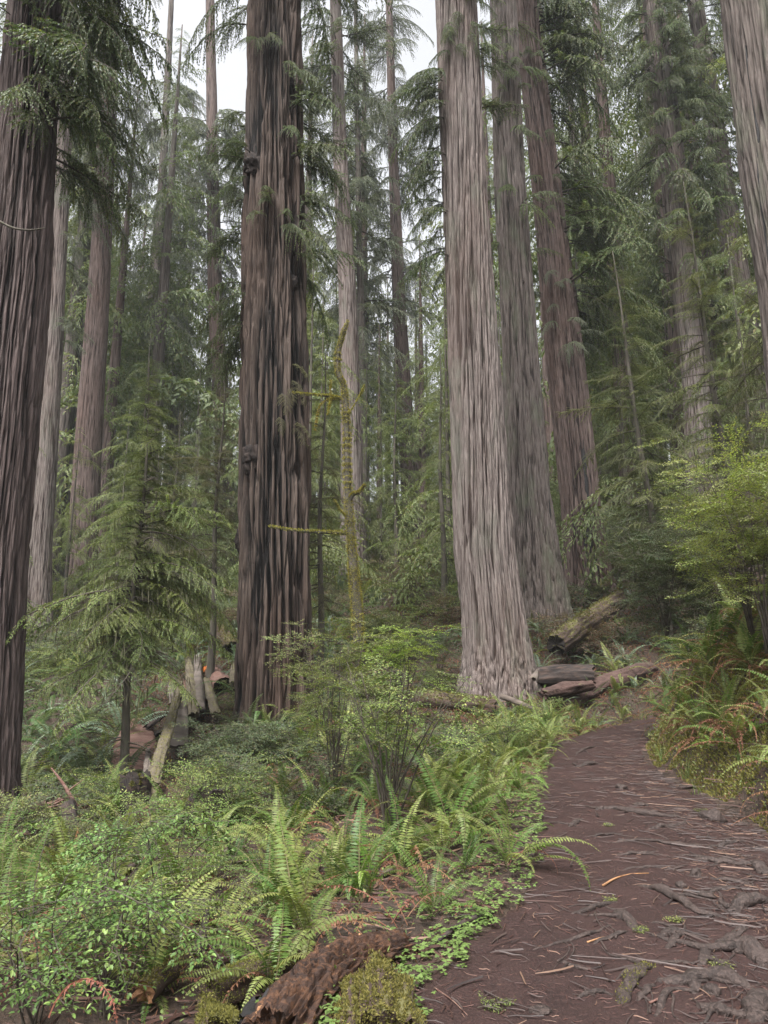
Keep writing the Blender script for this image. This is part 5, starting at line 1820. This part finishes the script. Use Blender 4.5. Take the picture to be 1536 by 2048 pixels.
for (x, y) in scatter(20, (-4.5, 2.5), (4.2, 12), lambda x, y: pside(x, y) < -.5, .7, 41):
    a = random.uniform(0, 6.28)
    L = random.uniform(.35, 1.3)
    r0 = random.uniform(.012, .034)
    u = np.linspace(-.5, .5, 5)
    X_, Y_ = x + np.cos(a) * L * u, y + np.sin(a) * L * u + .05 * L * np.sin(u * 6)
    P_ = np.stack([X_, Y_, height(X_, Y_) + r0 + random.uniform(0, .10) * (u + .5)], 1)
    k_ = random.choice(('log_dark', 'wood_grey', 'slab_red', 'log_moss'))
    o_ = log_thing("fallen_stick", P_, [r0, r0 * .9, r0 * .4], k_, "stick", cat="stick", group="sticks lying in the undergrowth", seg=9, rings=26, amp=r0 * .3, cell=.02, seed=random.randrange(99), jag=.03)
    auto.append((o_, {'log_dark': "dark", 'wood_grey': "grey", 'slab_red': "reddish", 'log_moss': "mossy"}[k_]))
word_labels(auto, "fallen stick", "broken stick among several lying in the undergrowth")

# ------------------------------------------------------------------ roots and small things on the path
def root_thing(pxs, w, label, mat='root', name="tree_root", moss=0, seed=1, sink=.15):
    P = np.array([ground_at(x, y, lo=2.4, hi=25) for x, y in pxs])
    P = resample(P, 40) if len(P) > 2 else P[0] + (P[1] - P[0]) * np.linspace(0, 1, 40)[:, None]
    r = w * 1.2 / 2 / FPX * cdepth(P.mean(0))
    wob = noise3(np.linspace(0, 5, 40), np.full(40, seed * 3.7), 0.5)
    wob2 = noise3(np.linspace(0, 7, 40), np.full(40, seed * 9.7), 7.5)
    P[:, 0] += wob2 * r * .7
    P[:, 2] = surf(P[:, 0], P[:, 1]) + r * (1 - sink) * (.45 + .4 * wob)
    e = np.sin(np.linspace(.02, PI - .02, 40)) ** .45
    P[:, 2] -= (1 - e) * r * 1.6
    R = np.maximum(r * e * (1 + .35 * wob), .002)
    c = P.mean(0)
    root = ob(name, log_mesh(P - c, R, mat, seg=14, rings=70, amp=r * .26, cell=max(r * .4, .008), fz=2, seed=seed, jag=.005, lump=.08, squash=(1, .75)), None, c)
    tag(root, label, "root", "roots across the path")
    if moss:
        moss_fuzz(root, moss, .012, .006, seed=seed)
    # thin side roots
    rr = random.Random(seed * 31)
    for _ in range(2 if w > 9 else 1):
        i0 = rr.randrange(6, 34)
        t = norm(P[min(i0 + 2, 39)] - P[max(i0 - 2, 0)])
        a = rr.choice((-1, 1)) * rr.uniform(.4, 1.0)
        d = np.array([t[0] * math.cos(a) - t[1] * math.sin(a), t[0] * math.sin(a) + t[1] * math.cos(a)]) * rr.choice((-1, 1))
        ln = rr.uniform(.15, .5)
        u = np.linspace(0, 1, 12)
        Q = np.stack([P[i0, 0] + d[0] * ln * u - d[1] * .12 * ln * np.sin(u * 5 + seed), P[i0, 1] + d[1] * ln * u + d[0] * .12 * ln * np.sin(u * 5 + seed), 0 * u], 1)
        rq = np.maximum(r * .42 * (1 - u) ** .7, .0022)
        Q[:, 2] = surf(Q[:, 0], Q[:, 1]) + rq * .35 + (1 - u) ** 3 * r * .3
        m = MB()
        tube(m, Q - c, rq, 6)
        ob("rootlet", m.mesh("rootlet", M[mat]), root)
    return root


ROOTS = [
    ([(1180, 1625), (1230, 1622), (1290, 1634), (1372, 1637)], 13, "long dark root crossing the middle of the path"),
    ([(1138, 1658), (1155, 1645), (1172, 1640)], 10, "short thin root left of the path's middle crossing root"),
    ([(1292, 1662), (1340, 1656), (1382, 1648)], 9, "thin root just below the right end of the middle crossing root"),
    ([(1368, 1719), (1430, 1727), (1492, 1733)], 15, "thick root on the right, below the grey rock"),
    ([(1503, 1728), (1520, 1742), (1540, 1758)], 22, "stubby root at the right picture edge, level with the thick root"),
    ([(1240, 1772), (1290, 1775), (1340, 1798), (1400, 1828), (1440, 1838), (1488, 1849)], 17, "longest snaking root in the right half of the path"),
    ([(1458, 1828), (1490, 1812), (1540, 1806)], 26, "smooth grey root by the right edge, just above the snaking root's end"),
    ([(1400, 1798), (1430, 1788), (1512, 1778)], 10, "slim root above the smooth grey root"),
    ([(1228, 1822), (1248, 1842), (1284, 1872)], 22, "dark raised root hump in the centre of the path"),
    ([(1312, 1882), (1345, 1868), (1376, 1868)], 14, "upper root of the tangled cluster below the snaking root"),
    ([(1330, 1905), (1352, 1880), (1374, 1862)], 11, "slanting root through the tangled cluster"),
    ([(1394, 1944), (1420, 1905), (1470, 1880), (1505, 1860)], 18, "curved root rising to the right of the tangled cluster"),
    ([(1440, 1900), (1490, 1908), (1545, 1938)], 42, "thickest root at the right picture edge"),
    ([(1306, 1972), (1370, 1968), (1392, 1958), (1430, 1955), (1470, 1968), (1534, 1988)], 28, "big forked root near the bottom right"),
    ([(1372, 1962), (1392, 1978), (1390, 1994)], 18, "short branch curling down from the big forked root"),
    ([(1236, 2030), (1255, 1982), (1280, 1950), (1302, 1930)], 24, "straight root with a moss patch at the bottom"),
    ([(1388, 2018), (1450, 2030), (1515, 2040)], 22, "root along the bottom edge below the big forked root"),
    ([(1505, 2060), (1520, 2020), (1542, 1985)], 36, "thick smooth root in the bottom right corner"),
    ([(1138, 1536), (1180, 1531), (1216, 1529)], 9, "small root crossing the path near its far bend"),
    ([(1150, 1512), (1172, 1500), (1194, 1492)], 6, "tiny root farthest up the path"),
    ([(1116, 1930), (1160, 1943), (1198, 1945)], 9, "thin bowed root in the left half of the path"),
    ([(1138, 1836), (1200, 1815), (1242, 1808)], 9, "thin straight root left of the raised hump"),
    ([(1180, 1894), (1225, 1878), (1262, 1868)], 8, "thin root ending at the raised hump's lower end"),
    ([(1270, 2010), (1296, 1990), (1312, 1976)], 12, "dark root stub between the mossy root and the forked root"),
    ([(1225, 1715), (1270, 1712), (1320, 1708)], 8, "faint dark root in the path above the snaking root"),
    ([(1175, 1680), (1215, 1672), (1250, 1668)], 6, "hair thin root below the middle crossing root"),
    ([(1400, 1700), (1440, 1692), (1500, 1685)], 8, "slim root above the thick root on the right"),
    ([(1215, 1690), (1290, 1684), (1360, 1694), (1430, 1690)], 8, "long thin root between the middle crossing root and the thick right root"),
    ([(1340, 1745), (1410, 1758), (1480, 1768), (1540, 1786)], 8, "long thin root sloping to the right edge above the smooth grey root"),
    ([(1290, 1850), (1330, 1856), (1390, 1876), (1440, 1880)], 8, "thin root running under the longest snaking root"),
    ([(1290, 1925), (1340, 1930), (1400, 1925)], 9, "dark root between the tangled cluster and the big forked root"),
    ([(1060, 1905), (1130, 1890), (1190, 1872), (1230, 1852)], 7, "long thin root slanting up to the raised hump from the left"),
    ([(1310, 2044), (1330, 2000), (1372, 1972)], 12, "slanting dark root left of the big forked root"),
    ([(1425, 1560), (1385, 1575), (1335, 1572)], 6, "faint thin root low on the right below the bank moss"),
    ([(1230, 1745), (1300, 1738), (1380, 1746)], 6, "hair thin long root above the pale curved twig"),
    ([(1150, 2000), (1200, 1990), (1236, 1996)], 9, "short flat root left of the mossy straight root"),
]
for i, (pxs, w, lab) in enumerate(ROOTS):
    root_thing(pxs, w, lab, seed=i + 1, moss=500 if 'moss patch' in lab else 0)
# stones and root knobs
def stone(px, py, w, label, mat='root', flat=.5, seed=1, name="stone", cat="stone"):
    p = gp(px, py, 0, hi=25, lo=2.4)
    p[2] = float(surf(p[0:1], p[1:2])[0])
    r = w / 2 / FPX * cdepth(p)
    a, b = np.meshgrid(np.linspace(0, 2 * PI, 18, endpoint=False), np.linspace(0, PI, 11))
    f = np.stack([np.cos(a) * np.sin(b), np.sin(a) * np.sin(b), np.cos(b)], -1).reshape(-1, 3)
    rr = 1 + .5 * perlin(f * 1.4 + seed * 3.3) + .2 * perlin(f * 4 + seed)
    m = MB()
    i, j = np.meshgrid(np.arange(10), np.arange(18), indexing='ij')
    m.add(f * rr[:, None] * r * np.array([1, 1, flat]), q=np.stack([i * 18 + j, (i + 1) * 18 + j, (i + 1) * 18 + (j + 1) % 18, i * 18 + (j + 1) % 18], -1).reshape(-1, 4))
    tag(ob(name, m.mesh(name, M[mat]), None, p + [0, 0, r * flat * .25]), label, cat, "stones and root knobs on the path")


stone(1425, 1642, 46, "grey rounded rock at the right side of the path", 'root', .6, 1)
stone(1242, 1581, 24, "small dark root knob in the far middle of the path", 'root', .6, 2, "root_knob", "root")
stone(1283, 1612, 26, "pale splintered knob just above the middle crossing root", 'root', .4, 3, "root_knob", "root")
stone(1392, 1752, 24, "dark round root knob above the slim root", 'root', .9, 4, "root_knob", "root")
stone(1362, 1778, 20, "narrow dark knob left of the round root knob", 'root', .9, 5, "root_knob", "root")
stone(1412, 1795, 34, "low flat root knob near the slim root's left end", 'root', .4, 6, "root_knob", "root")
stone(1424, 1988, 32, "pointed grey root knob under the big forked root", 'root', .8, 7, "root_knob", "root")
stone(1082, 2022, 40, "flat worn root hump at the bottom of the path", 'root', .25, 8, "root_knob", "root")
stone(1340, 1408, 34, "dark grey stone at the bend of the path under a bank fern", 'log_dark', .8, 9)
# pale curved twig and green sprigs
def twig(pxs, w, mat, label, name="fallen_twig", seed=1):
    P = np.array([gp(x, y, .02, hi=25, lo=2.4) for x, y in pxs])
    c = P.mean(0)
    m = MB()
    r = w / 2 / FPX * cdepth(c)
    tube(m, resample(P - c, 14), np.linspace(r, r * .4, 14), 5)
    tag(ob(name, m.mesh(name, M[mat]), None, c), label, "twig", "twigs on the path")


twig([(1206, 1777), (1232, 1762), (1262, 1754), (1298, 1752)], 5, 'log_orange', "pale curved twig left of the longest snaking root")
twig([(968, 1990), (1010, 2010), (1080, 2032)], 4, 'twigs', "thin dark twig by the moss wrapped log end")
twig([(870, 1985), (905, 2010), (935, 2040)], 4, 'slab_red', "red-brown bent twig at the bottom left of the path")
twig([(1175, 1892), (1205, 1882), (1225, 1880)], 4, 'log_orange', "short pale twig above the mossy straight root")
twig([(1300, 2015), (1345, 1995), (1400, 1980)], 5, 'slab_red', "reddish twig leaning toward the big forked root")


def sprig(px, py, L, label, mat='fern_olive', seed=1, rot=0.0):
    w, f = conifer_branch(500 + seed, L=L, nsec=14, slen=L * .45, droop=.05, rise=.05, bl=.022, bw=.006, step=.012, hang=.05, roll=.3, wood_r=.003)
    p = gp(px, py, .03, hi=25, lo=2.4)
    root = thing("green_sprig", p, label, "sprig", "green sprigs fallen on the path", (0, 0, rot))
    ob("stem", w.mesh("sprig_stem", M['bark_branch']), root)
    ob("needles", f.mesh("sprig_needles", [M[mat], M[mat]], False), root)


sprig(955, 2030, .22, "large green fir sprig lying at the bottom of the path", 'hemlock_fresh', 1, .6)
sprig(1475, 1945, .16, "green sprig in front of the thickest root", 'fern_olive', 2, 2.6)
sprig(1385, 1625, .18, "yellow-green sprig beside the grey rounded rock", 'fern_olive', 3, .3)
sprig(1215, 1658, .15, "pale sprig below the middle crossing root", 'fern_olive', 4, 1.2)
sprig(1375, 1848, .14, "sprig lying under the longest snaking root", 'fern_olive', 5, 2.9)
sprig(1205, 1808, .10, "tiny sprig left of the raised root hump", 'fern_olive', 6, .1)
sprig(1265, 1872, .12, "sprig at the foot of the raised root hump", 'fern_olive', 7, .4)

# ------------------------------------------------------------------ uncountable stuff
def terrain_points(n, fx, fy, seed, accept):
    r = np.random.default_rng(seed)
    X, Y = r.uniform(*fx, n), r.uniform(*fy, n)
    d, k = path_dist(X, Y)
    hw = PLINE[k, 2]
    keep = accept(X, Y, d, hw, r)
    for (a, b, c) in TRUNKS:
        keep &= (X - a) ** 2 + (Y - b) ** 2 > (c * .95) ** 2
    return X[keep], Y[keep], height(X[keep], Y[keep]), r


# needles and twigs on the path
def litter(name, n, fx, fy, seed, accept, L, W, mat, lift=.014, label=None, curve=True):
    X, Y, Z, r = terrain_points(n, fx, fy, seed, accept)
    Z = surf(X, Y) - .008
    k = len(X)
    ang = r.uniform(0, 2 * PI, k)
    ln = L[0] * np.exp(r.normal(0, L[1], k))
    m = MB()
    dx, dy = np.cos(ang), np.sin(ang)
    bend = r.normal(0, .25, k)
    pts = []
    for u in (-.5, -.15, .2, .5):
        px = X + dx * ln * u - dy * ln * bend * (u * u - .1)
        py = Y + dy * ln * u + dx * ln * bend * (u * u - .1)
        pts.append(np.stack([px, py, Z + lift + r.uniform(0, .008, k)], 1))
    wv = W * np.clip(ln / L[0], .6, 2.2) * r.uniform(.6, 1.4, k)
    V = []
    for i, p in enumerate(pts):
        t_ = (1, 1, .9, .4)[i]
        s = np.stack([-dy, dx, np.zeros(k)], 1) * (wv * t_)[:, None]
        V += [p - s, p + [0, 0, 1] * (wv * 1.1 * t_)[:, None], p + s]
    V = np.stack(V, 1).reshape(-1, 3)
    b = np.arange(k)[:, None] * 12
    q = []
    for i in range(3):
        o = i * 3
        q += [b + np.array([[o, o + 1, o + 4, o + 3]]), b + np.array([[o + 1, o + 2, o + 5, o + 4]])]
    m.add(V, q=np.concatenate(q))
    o = ob(name, m.mesh(name, M[mat], False))
    return tag(o, label, None, None, "stuff")


# denser near the camera: sample y with a falling density
onpath = lambda X, Y, d, hw, r: (np.abs(d) < hw * 1.05) & (r.uniform(0, 1, len(X)) < (.35 + .65 * smooth(-.5, .3, d)) * np.clip(6.5 / (Y + 1.5), .12, 1) ** 1.3)
litter("needle_litter", 130000, (-1.0, 9), (2.6, 19), 71, onpath, (.030, .5), .0013, 'litter', .006, "fine red-brown needle litter strewn over the path")
litter("twig_litter", 34000, (-1.0, 8), (2.6, 18), 72, lambda X, Y, d, hw, r: (np.abs(d) < hw * 1.1) & (r.uniform(0, 1, len(X)) < np.clip(6.5 / (Y + 1.5), .12, 1) * (.2 + .8 * smooth(-.3, .4, d))), (.095, .6), .0022, 'twigs', .014, "thin dark twigs strewn over the path")
litter("twig_litter", 17000, (-1.0, 8), (2.6, 15), 73, lambda X, Y, d, hw, r: (np.abs(d) < hw * 1.1) & (r.uniform(0, 1, len(X)) < np.clip(6.5 / (Y + 1.5), .12, 1) * (.15 + .85 * smooth(-.2, .5, d))), (.075, .55), .0017, 'litter', .016, "light red-brown twigs strewn over the path")
litter("forest_litter", 42000, (-9, 9), (3.2, 24), 74, lambda X, Y, d, hw, r: (np.abs(d) > hw * .95) & (r.uniform(0, 1, len(X)) < np.clip(8 / (Y + 1), .2, 1)), (.11, .6), .0035, 'litter', .02, "brown twigs and dead leaves on the forest floor")

# sorrel along the left path edge
X, Y, Z, r = terrain_points(60000, (-3.5, 4.6), (3.2, 13), 75, lambda X, Y, d, hw, r: (d < 0) & (r.uniform(0, 1, len(X)) < np.exp(-np.maximum(-d - hw * 1.0, 0) / .30) * (-d > hw * (.88 + .1 * noise3(X * 3, Y * 3, 1.0))) * (.25 + .75 * (noise3(X * 2.5, Y * 2.5, 5.5) > -.1)) * np.clip(7 / (Y + .5), .3, 1)))
m = MB()
k = len(X)
hgt = r.uniform(.015, .07, k)
a0 = r.uniform(0, 2 * PI, k)
szz = r.uniform(.016, .030, k)
tilt = r.normal(0, .25, (k, 2))
for j in range(3):
    a = a0 + j * 2 * PI / 3
    D = np.stack([np.cos(a), np.sin(a), -.15 + tilt[:, 0] * np.cos(a) + tilt[:, 1] * np.sin(a)], 1)
    Sv = np.stack([-np.sin(a), np.cos(a), np.zeros(k)], 1)
    B = np.stack([X, Y, Z + hgt], 1)
    D = norm(D)
    # heart: base, two lobes, notch
    v = np.stack([B, B + D * szz[:, None] * .75 + Sv * szz[:, None] * .55, B + D * szz[:, None] * 1.1 + Sv * szz[:, None] * .32 , B + D * szz[:, None] * .85, B + D * szz[:, None] * 1.1 - Sv * szz[:, None] * .32, B + D * szz[:, None] * .75 - Sv * szz[:, None] * .55], 1)
    b = np.arange(k)[:, None] * 6
    m.add(v.reshape(-1, 3), q=np.concatenate([b + np.array([[0, 1, 2, 3]]), b + np.array([[0, 3, 4, 5]])]))
tag(ob("sorrel_cover", m.mesh("sorrel_cover", M['sorrel'], False)), "light green clover-like sorrel along the left path edge", None, None, "stuff")


def ground_leaves(name, n, fx, fy, seed, accept, L, W, hmax, mat, label, spread=.8):
    X, Y, Z, r = terrain_points(n, fx, fy, seed, accept)
    k = len(X)
    m = MB()
    a = r.uniform(0, 2 * PI, k)
    D = np.stack([np.cos(a), np.sin(a), r.normal(.25, spread, k)], 1)
    sc_ = np.clip(Y / 9, .8, 3)
    blades(m, np.stack([X, Y, Z + r.uniform(0, 1, k) ** 1.6 * hmax], 1), D, r.normal(size=(k, 3)) * [.6, .6, .3] + np.stack([-np.sin(a), np.cos(a), 0 * a], 1), L * r.uniform(.5, 1.4, k) * sc_, W * r.uniform(.6, 1.3, k) * sc_, fold=.1)
    return tag(ob(name, m.mesh(name, M[mat], False)), label, None, None, "stuff")


off = lambda X, Y, d, hw, r: (np.abs(d) > hw * 1.02) & (np.abs(X) < .62 * Y + 1) & (noise3(X * .8, Y * .8, 2.2) > -.25)
ground_leaves("leafy_ground_cover", 26000, (-9, 5), (3.2, 20), 81, lambda X, Y, d, hw, r: off(X, Y, d, hw, r) & (d < 0) & (r.uniform(0, 1, len(X)) < np.clip(7 / Y, .3, 1)), .035, .018, .22, 'huck_leaf', "low green leaves covering the ground left of the path")
ground_leaves("dark_ground_cover", 130000, (-24, 14), (13, 46), 82, off, .035, .018, .30, 'huck_dark', "dark low leaves covering the slopes")
ground_leaves("brown_ground_cover", 60000, (-8, 12), (3.4, 30), 83, lambda X, Y, d, hw, r: (np.abs(d) > hw * 1.0) & (np.abs(X) < .62 * Y + 1), .05, .012, .10, 'fern_dead', "dead brown fern bits on the ground")
ground_leaves("bank_leaves", 40000, (2.5, 10), (6, 18), 84, lambda X, Y, d, hw, r: (d > hw * 1.05), .038, .020, .22, 'huck_light', "small leaves and weeds on the right bank")
# moss on the foot of the right bank and thin along the left edge far up
X, Y, Z, r = terrain_points(420000, (2.2, 7.5), (5.4, 17.5), 85, lambda X, Y, d, hw, r: (d > hw * 1.0) & (d < hw + 1.8) & (noise3(X * 2, Y * 2, 3.3) + .5 * noise3(X * 6, Y * 6, 1.3) > -.25 + .5 * smooth(.4, 1.7, d - hw)))
m = MB()
k = len(X)
blades(m, np.stack([X, Y, Z - .004], 1), np.stack([r.normal(-.15, .5, k), r.normal(-.1, .5, k), np.full(k, .8)], 1), r.normal(size=(k, 3)), r.uniform(.02, .055, k), r.uniform(.011, .022, k))
tag(ob("bank_moss", m.mesh("bank_moss", M['moss'], False)), "yellow-green moss on the foot of the right bank", None, None, "stuff")
X, Y, Z, r = terrain_points(40000, (2.2, 7.5), (9, 18.5), 86, lambda X, Y, d, hw, r: (d < -hw * .94) & (d > -hw - .30) & (noise3(X * 1.5, Y * 1.5, 3.3) > -.3))
m = MB()
k = len(X)
blades(m, np.stack([X, Y, Z - .004], 1), np.stack([r.normal(0, .5, k), r.normal(-.1, .5, k), np.full(k, .8)], 1), r.normal(size=(k, 3)), r.uniform(.015, .05, k), r.uniform(.008, .018, k))
tag(ob("edge_moss", m.mesh("edge_moss", M['moss'], False)), "pale moss along the far left path edge", None, None, "stuff")


# grass tufts on the right bank
def grass_tuft(px, py, n, L, label, seed):
    p = gp(px, py, 0, hi=25)
    r = np.random.default_rng(seed)
    m = MB()
    a = r.uniform(0, 2 * PI, n)
    ln = L * r.uniform(.5, 1.1, n)
    out = r.uniform(.15, .7, n)
    B = np.stack([r.normal(0, .04, n), r.normal(0, .04, n), np.full(n, -.01)], 1)
    prev = B
    dirs = []
    w = r.uniform(.003, .006, n)
    rows = []
    for i in range(5):
        u = i / 4
        z = ln * (u - .45 * out * u * u * 1.2)
        rr = ln * out * u ** 1.5
        c = B + np.stack([np.cos(a) * rr, np.sin(a) * rr, z], 1)
        s = np.stack([-np.sin(a), np.cos(a), 0 * a], 1) * (w * (1 - u * .9))[:, None]
        rows += [c - s, c + s]
    V = np.stack(rows, 1).reshape(-1, 3)
    b = np.arange(n)[:, None] * 10
    m.add(V, q=np.concatenate([b + np.array([[2 * i, 2 * i + 1, 2 * i + 3, 2 * i + 2]]) for i in range(4)]))
    tag(ob("grass_tuft", m.mesh("grass_tuft", M['grass'], False), None, p), label, "grass", "grass tufts on the right bank")


for i, (px, py, n, L, lab) in enumerate([(1372, 1560, 26, .42, "tallest grass tuft at the foot of the right bank"), (1330, 1520, 18, .32, "grass tuft left of the tallest one, at the path's edge"),
                                         (1300, 1475, 20, .3, "grass tuft at the inside of the path bend"), (1480, 1520, 16, .35, "grass tuft on the bank right of the bright narrow fern"),
                                         (1390, 1590, 12, .22, "small grass tuft lowest on the right bank"), (1080, 1470, 24, .4, "grass tuft on the left path edge before the bend"),
                                         (1290, 1440, 14, .3, "grass tuft on the far path edge at the bend")]):
    grass_tuft(px, py, n, L, lab, 90 + i)

# ------------------------------------------------------------------ haze
zlo = float(GZ.min()) - 1.0
hx, hy0, hy1, hz = 134.0, -28.0, 193.0, 112.0
m = MB()
v = np.array([(x, y, z) for x in (-hx, hx) for y in (hy0, hy1) for z in (zlo, hz)])
m.add(v, q=[(0, 1, 3, 2), (4, 6, 7, 5), (0, 4, 5, 1), (2, 3, 7, 6), (0, 2, 6, 4), (1, 5, 7, 3)])
hm = bpy.data.materials.new("haze_air")
hm.use_nodes = True
hm.node_tree.nodes.clear()
ho = hm.node_tree.nodes.new("ShaderNodeOutputMaterial")
hv = hm.node_tree.nodes.new("ShaderNodeVolumePrincipled")
hv.inputs['Color'].default_value = (.88, .93, .97, 1)
hv.inputs['Density'].default_value = .00042
hm.node_tree.links.new(hv.outputs[0], ho.inputs['Volume'])
tag(ob("haze", m.mesh("haze", hm, False)), "thin pale mist between the far trees", None, None, "stuff")
